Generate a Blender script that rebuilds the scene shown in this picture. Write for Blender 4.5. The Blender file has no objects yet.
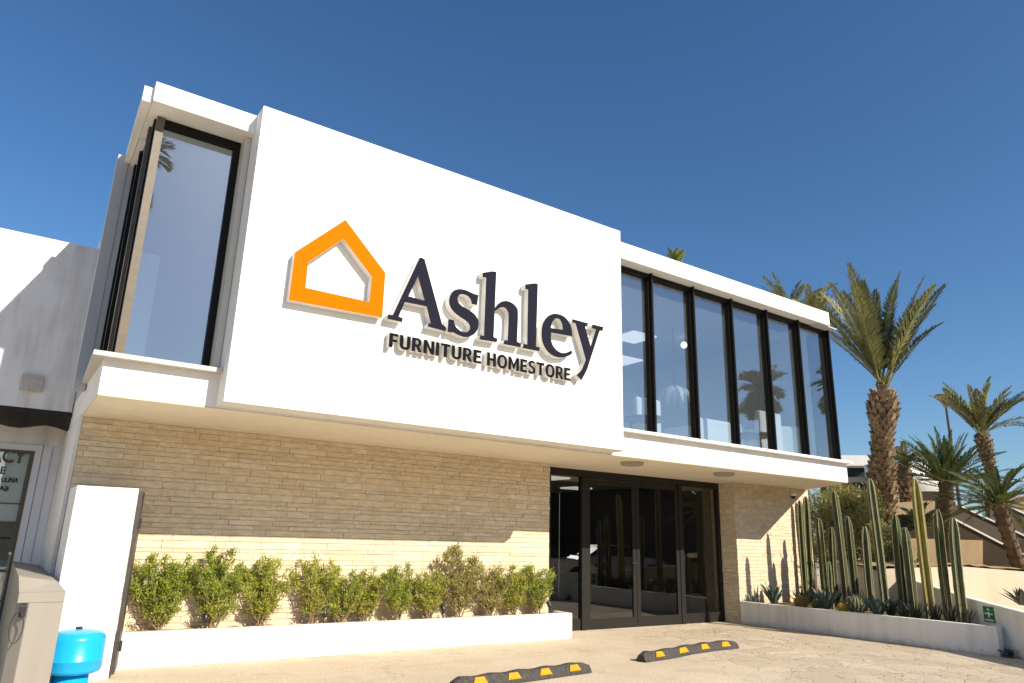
import bpy, bmesh, math, random
from mathutils import Vector, Matrix
PI = math.pi
R_ = math.radians
sc = bpy.context.scene
col = sc.collection
# ------------------------------------------------------------------ camera
W, H, F = 1024, 683, 711.825
YAW, PITCH, ROLL = R_(34.64), R_(15.51), R_(1.56)
CAM = Vector((-1.812, -8.188, 1.6))
fwd = Vector((math.sin(YAW)*math.cos(PITCH), math.cos(YAW)*math.cos(PITCH), math.sin(PITCH)))
_r = Vector((math.cos(YAW), -math.sin(YAW), 0)); _u = _r.cross(fwd)
RT = _r*math.cos(ROLL) + _u*math.sin(ROLL)
UP = -_r*math.sin(ROLL) + _u*math.cos(ROLL)
cd = bpy.data.cameras.new('camera'); cam = bpy.data.objects.new('camera', cd); col.objects.link(cam)
cam.matrix_world = Matrix(((RT.x, UP.x, -fwd.x, CAM.x), (RT.y, UP.y, -fwd.y, CAM.y), (RT.z, UP.z, -fwd.z, CAM.z), (0, 0, 0, 1)))
cd.sensor_width = 36; cd.lens = F/W*36; cd.clip_end = 3000; cd.clip_start = .05
sc.camera = cam

def at(px, py, x=None, y=None, z=None, d=None):
    """surveyed point: picture point on a known plane of the place (or at a known distance d)"""
    v = fwd + RT*((px-W/2)/F) - UP*((py-H/2)/F)
    if x is not None: t = (x-CAM.x)/v.x
    elif y is not None: t = (y-CAM.y)/v.y
    elif z is not None: t = (z-CAM.z)/v.z
    else: t = d
    return CAM + v*t

# ------------------------------------------------------------------ materials
def mat(name, color, rough=.6, metal=0, spec=.5, noise=None, bump=None, trans=0, emit=None):
    """noise=(scale, amount 0..1, second colour or None); bump=(scale,strength)"""
    m = bpy.data.materials.new(name); m.use_nodes = True
    nt = m.node_tree; b = nt.nodes['Principled BSDF']
    c4 = (*color, 1)
    b.inputs['Base Color'].default_value = c4
    b.inputs['Roughness'].default_value = rough
    b.inputs['Metallic'].default_value = metal
    b.inputs['Specular IOR Level'].default_value = spec
    if emit:
        b.inputs['Emission Color'].default_value = c4; b.inputs['Emission Strength'].default_value = emit
    tc = nt.nodes.new('ShaderNodeTexCoord')
    if noise:
        n = nt.nodes.new('ShaderNodeTexNoise'); n.inputs['Scale'].default_value = noise[0]
        n.inputs['Detail'].default_value = 6; n.inputs['Roughness'].default_value = .65
        nt.links.new(tc.outputs['Object'], n.inputs['Vector'])
        rp = nt.nodes.new('ShaderNodeMapRange'); rp.inputs['From Min'].default_value = .35; rp.inputs['From Max'].default_value = .65
        nt.links.new(n.outputs['Fac'], rp.inputs['Value'])
        mx = nt.nodes.new('ShaderNodeMix'); mx.data_type = 'RGBA'
        c2 = noise[2] if len(noise) > 2 and noise[2] else tuple(c*(1-noise[1]) for c in color)
        mx.inputs['A'].default_value = c4; mx.inputs['B'].default_value = (*c2, 1)
        nt.links.new(rp.outputs['Result'], mx.inputs['Factor'])
        nt.links.new(mx.outputs['Result'], b.inputs['Base Color'])
    if bump:
        n2 = nt.nodes.new('ShaderNodeTexNoise'); n2.inputs['Scale'].default_value = bump[0]; n2.inputs['Detail'].default_value = 5
        nt.links.new(tc.outputs['Object'], n2.inputs['Vector'])
        bp = nt.nodes.new('ShaderNodeBump'); bp.inputs['Strength'].default_value = bump[1]; bp.inputs['Distance'].default_value = .02
        nt.links.new(n2.outputs['Fac'], bp.inputs['Height']); nt.links.new(bp.outputs['Normal'], b.inputs['Normal'])
    if trans:
        t = nt.nodes.new('ShaderNodeBsdfTranslucent'); ms = nt.nodes.new('ShaderNodeMixShader'); ms.inputs[0].default_value = trans
        o = nt.nodes['Material Output']
        src = b.inputs['Base Color'].links[0].from_socket if b.inputs['Base Color'].links else None
        if src: nt.links.new(src, t.inputs['Color'])
        else: t.inputs['Color'].default_value = c4
        nt.links.new(b.outputs[0], ms.inputs[1]); nt.links.new(t.outputs[0], ms.inputs[2]); nt.links.new(ms.outputs[0], o.inputs['Surface'])
    return m

def leafmat(name, c1, c2, scale=6, rough=.5, trans=.25):
    return mat(name, c1, rough, noise=(scale, 0, c2), trans=trans, spec=.35)

def glass(name, tint, base, rough=0.0, film=0.0):
    """tinted pane: mirror reflection by Fresnel on top of a base coating, rest lets light through"""
    m = bpy.data.materials.new(name); m.use_nodes = True; nt = m.node_tree
    for n in list(nt.nodes):
        if n.type != 'OUTPUT_MATERIAL': nt.nodes.remove(n)
    o = nt.nodes['Material Output']
    tr = nt.nodes.new('ShaderNodeBsdfTransparent'); tr.inputs['Color'].default_value = (*tint, 1)
    gl = nt.nodes.new('ShaderNodeBsdfGlossy'); gl.inputs['Roughness'].default_value = rough; gl.inputs['Color'].default_value = (.9, .93, .97, 1)
    fr = nt.nodes.new('ShaderNodeLayerWeight'); fr.inputs['Blend'].default_value = .5
    pw_ = nt.nodes.new('ShaderNodeMath'); pw_.operation = 'POWER'; pw_.inputs[1].default_value = 5; nt.links.new(fr.outputs['Facing'], pw_.inputs[0])
    mr = nt.nodes.new('ShaderNodeMapRange'); mr.inputs['To Min'].default_value = base; mr.inputs['To Max'].default_value = 1
    mx = nt.nodes.new('ShaderNodeMixShader')
    nt.links.new(pw_.outputs[0], mr.inputs['Value']); nt.links.new(mr.outputs['Result'], mx.inputs[0])
    nt.links.new(tr.outputs[0], mx.inputs[1]); nt.links.new(gl.outputs[0], mx.inputs[2]); nt.links.new(mx.outputs[0], o.inputs['Surface'])
    if film:   # thin film of dust on the outside
        df = nt.nodes.new('ShaderNodeBsdfDiffuse'); df.inputs['Color'].default_value = (.72, .70, .66, 1)
        m2 = nt.nodes.new('ShaderNodeMixShader'); m2.inputs[0].default_value = film
        nt.links.new(mx.outputs[0], m2.inputs[1]); nt.links.new(df.outputs[0], m2.inputs[2]); nt.links.new(m2.outputs[0], o.inputs['Surface'])
    return m

def plaster_mat(name, color, stain, amount):
    """painted plaster: faint roller mottling, weak vertical weather streaks, fine bump"""
    m = mat(name, color, .75, spec=.3, bump=(60, .12)); nt = m.node_tree; b = nt.nodes['Principled BSDF']
    tc = [n for n in nt.nodes if n.type == 'TEX_COORD'][0]
    mp = nt.nodes.new('ShaderNodeMapping'); mp.inputs['Scale'].default_value = (5, 5, .5); nt.links.new(tc.outputs['Object'], mp.inputs['Vector'])
    n1 = nt.nodes.new('ShaderNodeTexNoise'); n1.inputs['Scale'].default_value = 1.3; n1.inputs['Detail'].default_value = 7; nt.links.new(mp.outputs[0], n1.inputs['Vector'])
    n2 = nt.nodes.new('ShaderNodeTexNoise'); n2.inputs['Scale'].default_value = .9; n2.inputs['Detail'].default_value = 5; nt.links.new(tc.outputs['Object'], n2.inputs['Vector'])
    ml = nt.nodes.new('ShaderNodeMath'); ml.operation = 'MULTIPLY'; nt.links.new(n1.outputs['Fac'], ml.inputs[0]); nt.links.new(n2.outputs['Fac'], ml.inputs[1])
    mr = nt.nodes.new('ShaderNodeMapRange'); mr.inputs['From Min'].default_value = .2; mr.inputs['From Max'].default_value = .45
    mr.inputs['To Min'].default_value = 0; mr.inputs['To Max'].default_value = amount; nt.links.new(ml.outputs[0], mr.inputs['Value'])
    mx = nt.nodes.new('ShaderNodeMix'); mx.data_type = 'RGBA'; mx.inputs['A'].default_value = (*color, 1); mx.inputs['B'].default_value = (*stain, 1)
    nt.links.new(mr.outputs['Result'], mx.inputs['Factor']); nt.links.new(mx.outputs['Result'], b.inputs['Base Color'])
    return m

M = {}
M['white'] = plaster_mat('white_plaster', (.80, .785, .75), (.55, .52, .46), .35)
M['soffit'] = plaster_mat('soffit_bounce_tint', (.82, .75, .62), (.62, .54, .41), .4)  # warm bounce from the ground tinted into the white soffit colour
M['white_worn'] = plaster_mat('worn_white_plaster', (.74, .73, .71), (.38, .35, .31), .8)
M['white_low'] = plaster_mat('planter_paint', (.80, .775, .725), (.45, .42, .37), .6)
M['metal_grey'] = mat('sill_metal', (.55, .52, .46), .45, spec=.5)
M['black'] = mat('black_aluminium', (.008, .007, .006), .5, spec=.15)
M['bronze'] = mat('door_bronze', (.020, .018, .016), .45, spec=.2)
M['tan'] = mat('lit_bronze_frame', (.12, .09, .055), .5, noise=(9, .25))  # lit tone of the bronze corner frames put into the colour
M['glass_up'] = glass('window_glass', (.87, .92, .95), .205, film=.010)
M['glass_door'] = glass('door_glass', (.72, .72, .70), .075)
M['glass_dark'] = glass('dark_glass', (.3, .33, .33), .08)
M['orange'] = mat('orange_face', (.80, .150, .001), .8, spec=.04)
M['navy'] = mat('navy_face', (.016, .016, .027), .8, spec=.05)
M['ink'] = mat('tagline_face', (.009, .009, .012), .8, spec=.05)
M['cream'] = mat('cream_return', (.74, .72, .67), .5)
M['soil'] = mat('planter_soil', (.30, .19, .09), .95, noise=(14, 0, (.14, .085, .04)), bump=(40, .6))
M['sand'] = mat('dry_soil', (.52, .35, .17), .95, noise=(6, 0, (.34, .22, .10)), bump=(30, .5))
M['rubber'] = mat('black_rubber', (.030, .027, .025), .8, noise=(25, 0, (.075, .065, .055)), bump=(60, .5))
M['yellow'] = mat('yellow_reflector', (.66, .34, .008), .6, spec=.2, noise=(40, .35))
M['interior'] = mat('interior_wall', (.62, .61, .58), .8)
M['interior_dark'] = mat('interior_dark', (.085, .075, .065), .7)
M['ceiling'] = mat('interior_ceiling', (.5, .5, .5), .9)
M['woodfloor'] = mat('wood_floor', (.20, .13, .08), .5, noise=(5, .3))
M['fabric'] = mat('white_upholstery', (.75, .74, .72), .85)
M['brownwood'] = mat('brown_wood', (.12, .075, .04), .5, noise=(8, .4))
M['lampglow'] = mat('lamp_glow', (1, .93, .8), .5, emit=2.0)
M['panelglow'] = mat('panel_glow', (1, .97, .92), .5, emit=.55)
M['lampgrey'] = mat('lamp_grey', (.33, .30, .25), .55)
M['stem'] = mat('woody_stem', (.28, .19, .10), .8, noise=(30, .4))
M['shrub'] = leafmat('shrub_leaf', (.37, .42, .05), (.15, .21, .03), 5)
M['shrub_olive'] = leafmat('olive_leaf', (.42, .38, .12), (.24, .22, .07), 5)
M['shrub_lime'] = leafmat('lime_leaf', (.45, .46, .06), (.22, .26, .04), 5)
M['dead_leaf'] = leafmat('dead_leaf', (.42, .29, .11), (.24, .16, .07), 5)
M['palm'] = leafmat('palm_leaf', (.29, .265, .09), (.14, .15, .05), 2)
M['palm_olive'] = leafmat('dry_palm_leaf', (.34, .29, .09), (.18, .165, .06), 2)
M['palm_lime'] = leafmat('bright_palm_leaf', (.26, .30, .06), (.15, .19, .04), 2)
M['cycad'] = leafmat('cycad_leaf', (.11, .15, .048), (.055, .085, .028), 2)
M['bark'] = mat('palm_bark', (.16, .10, .055), .9, noise=(7, 0, (.07, .045, .026)), bump=(20, .6))
M['bark_tip'] = mat('palm_boot', (.42, .29, .17), .9, noise=(9, 0, (.13, .085, .045)))
M['cactus'] = mat('cactus_skin', (.085, .095, .035), .6, spec=.2, noise=(6, 0, (.05, .06, .022)))
M['cactus_grey'] = mat('grey_cactus_skin', (.115, .13, .065), .6, spec=.2, noise=(6, 0, (.065, .075, .035)))
M['cactus_yellow'] = mat('yellow_cactus_skin', (.30, .235, .03), .55, noise=(4, 0, (.19, .165, .03)))
M['spine'] = mat('pale_spines', (.46, .45, .27), .8)
M['agave'] = mat('agave_leaf', (.10, .155, .13), .5, noise=(7, 0, (.065, .10, .075)))
M['agave_dark'] = mat('dark_agave_leaf', (.045, .06, .035), .5, noise=(7, .4))
M['barrel'] = mat('barrel_skin', (.13, .135, .06), .7, noise=(20, .3))
M['barrel_yellow'] = mat('golden_spines', (.50, .36, .02), .8, noise=(40, .3))
M['barrel_ochre'] = mat('ochre_spines', (.22, .15, .03), .8, noise=(40, .3))
M['bush'] = leafmat('bush_leaf', (.46, .41, .15), (.20, .20, .07), 1.5)
M['pillar'] = plaster_mat('raw_cement', (.30, .275, .235), (.27, .22, .17), .6)
M['pillar_top'] = plaster_mat('weathered_cement', (.13, .115, .10), (.08, .07, .065), .6)
M['tank'] = mat('blue_tank_paint', (.008, .37, .74), .28, spec=.5)
M['plastic_dark'] = mat('dark_plastic', (.02, .02, .02), .4)
M['plastic_white'] = mat('aged_white_plastic', (.5, .46, .38), .5, noise=(30, .2))
M['steel'] = mat('brown_steel', (.055, .045, .036), .5, noise=(10, .4))
M['awning'] = mat('awning_cloth', (.020, .014, .012), .8, noise=(6, .4))
M['whiteframe'] = mat('white_frame', (.62, .62, .63), .45)
M['wingpanel'] = plaster_mat('shaded_wall_grey', (.46, .47, .50), (.33, .34, .37), .5)  # blue-grey shade on the white wing put into its colour
M['gold'] = mat('bronze_letter', (.11, .085, .05), .6, spec=.1)
M['paleletter'] = mat('pale_letter', (.62, .60, .52), .6)
M['green_sign'] = mat('safety_green', (.005, .17, .055), .4)
M['sign_white'] = mat('sign_white', (.8, .82, .8), .4)
M['terrace'] = plaster_mat('cream_terrace_paint', (.66, .55, .40), (.48, .37, .24), .5)
M['tanwall'] = plaster_mat('tan_render', (.50, .36, .21), (.36, .25, .14), .5)
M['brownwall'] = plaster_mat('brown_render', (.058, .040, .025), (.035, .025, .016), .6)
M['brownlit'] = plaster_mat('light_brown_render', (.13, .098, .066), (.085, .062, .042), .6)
M['pole'] = mat('lamp_pole', (.07, .05, .04), .5)
M['shade'] = mat('lamp_head', (.33, .26, .13), .5)
M['carpaint'] = mat('silver_paint', (.55, .55, .56), .25, metal=.6)
M['tyre'] = mat('tyre', (.02, .02, .02), .8)
M['hedge'] = mat('street_building', (.035, .032, .028), .9, noise=(.5, .5))

for k_ in ('cactus', 'cactus_grey', 'cactus_yellow'):
    nt = M[k_].node_tree; b = nt.nodes['Principled BSDF']; tc = [n for n in nt.nodes if n.type == 'TEX_COORD'][0]
    sx = nt.nodes.new('ShaderNodeSeparateXYZ'); nt.links.new(tc.outputs['Object'], sx.inputs[0])
    n = nt.nodes.new('ShaderNodeTexNoise'); n.inputs['Scale'].default_value = 9; n.inputs['Detail'].default_value = 6; nt.links.new(tc.outputs['Object'], n.inputs['Vector'])
    ad = nt.nodes.new('ShaderNodeMath'); ad.operation = 'MULTIPLY_ADD'; ad.inputs[1].default_value = -.9; nt.links.new(n.outputs['Fac'], ad.inputs[0]); nt.links.new(sx.outputs['Z'], ad.inputs[2])
    mr = nt.nodes.new('ShaderNodeMapRange'); mr.inputs['From Min'].default_value = -.45; mr.inputs['From Max'].default_value = .15; mr.inputs['To Min'].default_value = .8; mr.inputs['To Max'].default_value = 0; nt.links.new(ad.outputs[0], mr.inputs['Value'])
    m2 = nt.nodes.new('ShaderNodeMapRange'); m2.inputs['From Min'].default_value = .62; m2.inputs['From Max'].default_value = .72; m2.inputs['To Max'].default_value = .7; nt.links.new(n.outputs['Fac'], m2.inputs['Value'])
    mxx = nt.nodes.new('ShaderNodeMath'); mxx.operation = 'MAXIMUM'; nt.links.new(mr.outputs[0], mxx.inputs[0]); nt.links.new(m2.outputs[0], mxx.inputs[1])
    mx = nt.nodes.new('ShaderNodeMix'); mx.data_type = 'RGBA'; nt.links.new(mxx.outputs[0], mx.inputs['Factor'])
    nt.links.new(b.inputs['Base Color'].links[0].from_socket, mx.inputs['A']); mx.inputs['B'].default_value = (.17, .125, .07, 1); nt.links.new(mx.outputs['Result'], b.inputs['Base Color'])

def splash(key, h=.16):
    """mud splash band along the foot of a low wall"""
    nt = M[key].node_tree; b = nt.nodes['Principled BSDF']; tc = [n for n in nt.nodes if n.type == 'TEX_COORD'][0]
    sx = nt.nodes.new('ShaderNodeSeparateXYZ'); nt.links.new(tc.outputs['Object'], sx.inputs[0])
    n = nt.nodes.new('ShaderNodeTexNoise'); n.inputs['Scale'].default_value = 7; n.inputs['Detail'].default_value = 8; n.inputs['Roughness'].default_value = .7; nt.links.new(tc.outputs['Object'], n.inputs['Vector'])
    ad = nt.nodes.new('ShaderNodeMath'); ad.operation = 'MULTIPLY_ADD'; ad.inputs[1].default_value = -.34; nt.links.new(n.outputs['Fac'], ad.inputs[0]); nt.links.new(sx.outputs['Z'], ad.inputs[2])
    mr = nt.nodes.new('ShaderNodeMapRange'); mr.inputs['From Min'].default_value = -.17; mr.inputs['From Max'].default_value = -.08; mr.inputs['To Min'].default_value = .38; mr.inputs['To Max'].default_value = 0; nt.links.new(ad.outputs[0], mr.inputs['Value'])
    mx = nt.nodes.new('ShaderNodeMix'); mx.data_type = 'RGBA'; nt.links.new(mr.outputs[0], mx.inputs['Factor'])
    nt.links.new(b.inputs['Base Color'].links[0].from_socket, mx.inputs['A']); mx.inputs['B'].default_value = (.36, .28, .19, 1); nt.links.new(mx.outputs['Result'], b.inputs['Base Color'])
splash('white_low')

def ground_mat():
    m = bpy.data.materials.new('driveway_concrete'); m.use_nodes = True; nt = m.node_tree; b = nt.nodes['Principled BSDF']
    L = nt.links.new; N = nt.nodes.new
    tc = N('ShaderNodeTexCoord')
    def noise(s, det=6, rough=.6):
        n = N('ShaderNodeTexNoise'); n.inputs['Scale'].default_value = s; n.inputs['Detail'].default_value = det; n.inputs['Roughness'].default_value = rough
        L(tc.outputs['Object'], n.inputs['Vector']); return n
    def mrange(src, a, b_, c, d):
        r = N('ShaderNodeMapRange'); r.inputs['From Min'].default_value = a; r.inputs['From Max'].default_value = b_
        r.inputs['To Min'].default_value = c; r.inputs['To Max'].default_value = d; L(src, r.inputs['Value']); return r.outputs['Result']
    def mix(f, a, b_, bt='MIX'):
        x = N('ShaderNodeMix'); x.data_type = 'RGBA'; x.blend_type = bt
        if hasattr(f, 'is_linked'): L(f, x.inputs['Factor'])
        else: x.inputs['Factor'].default_value = f
        for k, v in (('A', a), ('B', b_)):
            if hasattr(v, 'is_linked'): L(v, x.inputs[k])
            else: x.inputs[k].default_value = (*v, 1)
        return x.outputs['Result']
    def math_(op, a, b_):
        x = N('ShaderNodeMath'); x.operation = op
        for i, v in enumerate((a, b_)):
            if hasattr(v, 'is_linked'): L(v, x.inputs[i])
            else: x.inputs[i].default_value = v
        return x.outputs[0]
    big = noise(.55, 7, .7); mid = noise(3.2, 6, .65); fine = noise(26, 6, .7)
    base = mix(mrange(big.outputs['Fac'], .36, .64, 0, 1), (.66, .555, .415), (.565, .465, .335))
    base = mix(mrange(mid.outputs['Fac'], .45, .75, 0, .55), base, (.62, .525, .40))
    base = mix(mrange(fine.outputs['Fac'], .50, .72, 0, .6), base, (.29, .225, .15))
    # stamped flagstone joints to the right, fading out to the left
    wob = noise(1.1, 5, .6)
    mp = N('ShaderNodeMix'); mp.data_type = 'RGBA'; mp.inputs['Factor'].default_value = .55
    L(tc.outputs['Object'], mp.inputs['A']); L(wob.outputs['Color'], mp.inputs['B'])
    vo = N('ShaderNodeTexVoronoi'); vo.feature = 'DISTANCE_TO_EDGE'; vo.inputs['Scale'].default_value = 3.9; L(mp.outputs['Result'], vo.inputs['Vector'])
    joint = mrange(vo.outputs['Distance'], 0, .03, 1, 0)
    sx = N('ShaderNodeSeparateXYZ'); L(tc.outputs['Object'], sx.inputs[0])
    lin = math_('ADD', sx.outputs['X'], math_('MULTIPLY', sx.outputs['Y'], -.35))
    msk = mrange(math_('ADD', lin, math_('MULTIPLY', big.outputs['Fac'], 2.0)), 7.3, 8.8, 0, 1)
    brk = mrange(mid.outputs['Fac'], .40, .56, .05, 1)
    jm = math_('MULTIPLY', math_('MULTIPLY', joint, msk), brk)
    base = mix(math_('MULTIPLY', jm, .42), base, (.17, .125, .08))
    vc = N('ShaderNodeTexVoronoi'); vc.inputs['Scale'].default_value = 3.9; L(mp.outputs['Result'], vc.inputs['Vector'])
    hs = N('ShaderNodeSeparateColor'); L(vc.outputs['Color'], hs.inputs[0])
    tone = math_('MULTIPLY', mrange(hs.outputs[0], 0, 1, 0, .45), msk)
    base = mix(tone, base, (.36, .28, .19))
    # hairline cracks and two saw-cut joints on the smooth part
    vk = N('ShaderNodeTexVoronoi'); vk.feature = 'DISTANCE_TO_EDGE'; vk.inputs['Scale'].default_value = .42
    mp2 = N('ShaderNodeMix'); mp2.data_type = 'RGBA'; mp2.inputs['Factor'].default_value = .45
    L(tc.outputs['Object'], mp2.inputs['A']); L(mid.outputs['Color'], mp2.inputs['B']); L(mp2.outputs['Result'], vk.inputs['Vector'])
    crack = math_('MULTIPLY', mrange(vk.outputs['Distance'], 0, .006, 1, 0), mrange(big.outputs['Fac'], .45, .6, 0, .6))
    base = mix(crack, base, (.16, .12, .08))
    saw = mrange(math_('ABSOLUTE', math_('ADD', sx.outputs['Y'], -.62), 0), 0, .012, .45, 0)
    base = mix(math_('MULTIPLY', saw, mrange(lin, 6.5, 8, 1, 0)), base, (.19, .145, .095))
    # oil and tyre stains
    st = noise(.9, 4, .6)
    base = mix(mrange(st.outputs['Fac'], .54, .70, 0, .34), base, (.27, .22, .16))
    L(base, b.inputs['Base Color']); b.inputs['Roughness'].default_value = .85; b.inputs['Specular IOR Level'].default_value = .3
    bp = N('ShaderNodeBump'); bp.inputs['Strength'].default_value = .8; bp.inputs['Distance'].default_value = .02
    hh = math_('SUBTRACT', math_('ADD', mid.outputs['Fac'], math_('MULTIPLY', fine.outputs['Fac'], .45)), math_('MULTIPLY', jm, .8))
    L(hh, bp.inputs['Height']); L(bp.outputs['Normal'], b.inputs['Normal'])
    return m
M['ground'] = ground_mat()

def brick_mat():
    m = mat('limestone_block', (.62, .52, .37), .85, spec=.25, bump=(38, .5)); nt = m.node_tree; b = nt.nodes['Principled BSDF']
    at_ = nt.nodes.new('ShaderNodeAttribute'); at_.attribute_name = 'tone'
    tc = [n for n in nt.nodes if n.type == 'TEX_COORD'][0]
    n = nt.nodes.new('ShaderNodeTexNoise'); n.inputs['Scale'].default_value = 11; n.inputs['Detail'].default_value = 8; n.inputs['Roughness'].default_value = .7
    mp = nt.nodes.new('ShaderNodeMapping'); mp.inputs['Scale'].default_value = (.6, .6, 1.8); nt.links.new(tc.outputs['Object'], mp.inputs[0]); nt.links.new(mp.outputs[0], n.inputs['Vector'])
    mr = nt.nodes.new('ShaderNodeMapRange'); mr.inputs['From Min'].default_value = .3; mr.inputs['From Max'].default_value = .7; mr.inputs['To Min'].default_value = .72; mr.inputs['To Max'].default_value = 1.08
    nt.links.new(n.outputs['Fac'], mr.inputs['Value'])
    mx = nt.nodes.new('ShaderNodeMix'); mx.data_type = 'RGBA'; mx.blend_type = 'MULTIPLY'; mx.inputs['Factor'].default_value = 1
    nt.links.new(at_.outputs['Color'], mx.inputs['A']); nt.links.new(mr.outputs['Result'], mx.inputs['B'])
    nt.links.new(mx.outputs['Result'], b.inputs['Base Color'])
    return m
M['brick'] = brick_mat()
M['mortar'] = mat('mortar', (.56, .46, .32), .95)

# ------------------------------------------------------------------ mesh helpers
class MB:
    def __init__(s): s.v = []; s.f = []; s.m = []; s.tone = None; s.c = []
    def add(s, vs, fs, mi=0):
        o = len(s.v); s.v += [Vector(v) for v in vs]
        for f in fs:
            s.f.append([o+i for i in f]); s.m.append(mi)
            if s.tone is not None: s.c.append(s.tone)
        return s
    def box(s, x0, x1, y0, y1, z0, z1, mi=0):
        return s.prism([(x0, y0), (x1, y0), (x1, y1), (x0, y1)], z0, z1, mi)
    def prism(s, poly, z0, z1, mi=0):
        n = len(poly)
        f0 = z0 if callable(z0) else (lambda i: z0); f1 = z1 if callable(z1) else (lambda i: z1)
        vs = [(x, y, f0(i)) for i, (x, y) in enumerate(poly)] + [(x, y, f1(i)) for i, (x, y) in enumerate(poly)]
        fs = [list(range(n))[::-1], list(range(n, 2*n))] + [[i, (i+1) % n, n+(i+1) % n, n+i] for i in range(n)]
        return s.add(vs, fs, mi)
    def slab(s, pts, vec, mi=0):
        """polygon pts (3-D) pushed along vec"""
        n = len(pts); p = [Vector(q) for q in pts]; v = Vector(vec)
        return s.add(p+[q+v for q in p], [list(range(n)), list(range(n, 2*n))[::-1]] + [[i, n+i, n+(i+1) % n, (i+1) % n] for i in range(n)], mi)
    def lathe(s, c, prof, n=24, mi=0, cap=True):
        c = Vector(c); vs = []; fs = []
        for r, z in prof:
            for k in range(n): a = 2*PI*k/n; vs.append(c+Vector((r*math.cos(a), r*math.sin(a), z)))
        for j in range(len(prof)-1):
            for k in range(n): fs.append([j*n+k, j*n+(k+1) % n, (j+1)*n+(k+1) % n, (j+1)*n+k])
        if cap: fs += [list(range(n))[::-1], [(len(prof)-1)*n+k for k in range(n)]]
        return s.add(vs, fs, mi)
    def tube(s, pts, r, n=8, mi=0):
        pts = [Vector(p) for p in pts]; rr = r if isinstance(r, (list, tuple)) else [r]*len(pts)
        vs = []; fs = []
        for i, p in enumerate(pts):
            t = (pts[min(i+1, len(pts)-1)]-pts[max(i-1, 0)]).normalized()
            a = t.orthogonal().normalized() if i == 0 else (a - t*a.dot(t)).normalized()
            b = t.cross(a)
            for k in range(n): q = 2*PI*k/n; vs.append(p+(a*math.cos(q)+b*math.sin(q))*rr[i])
        for i in range(len(pts)-1):
            for k in range(n): fs.append([i*n+k, i*n+(k+1) % n, (i+1)*n+(k+1) % n, (i+1)*n+k])
        fs += [list(range(n))[::-1], [(len(pts)-1)*n+k for k in range(n)]]
        return s.add(vs, fs, mi)
    def build(s, name, mats, parent=None, smooth=False, label=None, bevel=0):
        mats = mats if isinstance(mats, (list, tuple)) else [mats]
        og = Vector(parent['_o']) if parent is not None else Vector((0, 0, 0))
        if parent is None and s.v:
            xs = [v.x for v in s.v]; ys = [v.y for v in s.v]; zs = [v.z for v in s.v]
            og = Vector(((min(xs)+max(xs))/2, (min(ys)+max(ys))/2, min(zs)))
        me = bpy.data.meshes.new(name); me.from_pydata([v-og for v in s.v], [], s.f)
        for m in mats: me.materials.append(m)
        me.polygons.foreach_set('material_index', s.m)
        if smooth: me.polygons.foreach_set('use_smooth', [True]*len(s.f))
        if s.c:
            ca = me.color_attributes.new('tone', 'FLOAT_COLOR', 'CORNER'); i = 0
            for f, c in zip(s.f, s.c):
                for _ in f: ca.data[i].color = (*c, 1); i += 1
        me.update()
        o = bpy.data.objects.new(name, me); col.objects.link(o)
        if parent is not None: o.parent = parent; o['_o'] = parent['_o']
        else: o.location = og; o['_o'] = tuple(og)
        if label: o['label'] = label
        if bevel:
            b = o.modifiers.new('bevel', 'BEVEL'); b.width = bevel; b.segments = 2; b.limit_method = 'ANGLE'
        return o

def tag(o, label, cat, group=None):
    o['label'] = label; o['category'] = cat
    if group: o['group'] = group
    return o
def thing(name, loc, label, cat, group=None):
    o = bpy.data.objects.new(name, None); col.objects.link(o); o.location = loc; o['_o'] = tuple(loc)
    o.empty_display_size = .2
    return tag(o, label, cat, group)
def struct(o, kind='structure'): o['kind'] = kind; return o

# ------------------------------------------------------------------ ground
g = MB(); S = 900
g.add([(-S, -S, 0), (S, -S, 0), (S, S, 0), (-S, S, 0)], [[0, 1, 2, 3]])
struct(g.build('ground', M['ground']))

# ------------------------------------------------------------------ the store building
YB, YD, YS, YP = 2.223, 2.638, .36, .30        # brick plane, door plane, slab edge, parapet plane
ZS, ZF = 2.96, 3.36                             # soffit, floor slab top
B = thing('store_building', (6, 4, 0), 'two-storey white store with big sign wall, upper glass band and beige stone ground floor', 'building')
# sign wall
MB().prism([(0, 0), (6.026, 0), (6.125, .11), (6.125, .40), (0, .40)], 2.985, 6.712).build('sign_wall', M['white'], B)
# floor slab / soffit
sl = MB(); sl.prism([(-1.182, YS), (12.92, YS), (14.32, YB+.05), (14.4, 9), (-1.182, 9)], ZS, ZF); sl.build('floor_slab', M['white'], B)
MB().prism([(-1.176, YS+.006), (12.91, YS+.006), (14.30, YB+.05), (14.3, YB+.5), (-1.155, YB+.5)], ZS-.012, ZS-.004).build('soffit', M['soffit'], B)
# sills
p0 = at(92.2, 355.8, y=.225)
si = MB(); si.box(6.13, 12.98, .225, .60, 3.345, 3.392)
si.build('window_sill', M['white'], B)
si = MB(); si.prism([(-1.298, .225), (-.003, .225), (-.003, .60), (-1.06, .60), (-1.06, 2.14), (-1.243, 2.14)], 3.345, 3.395)
si.build('window_sill', M['metal_grey'], B)
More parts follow.
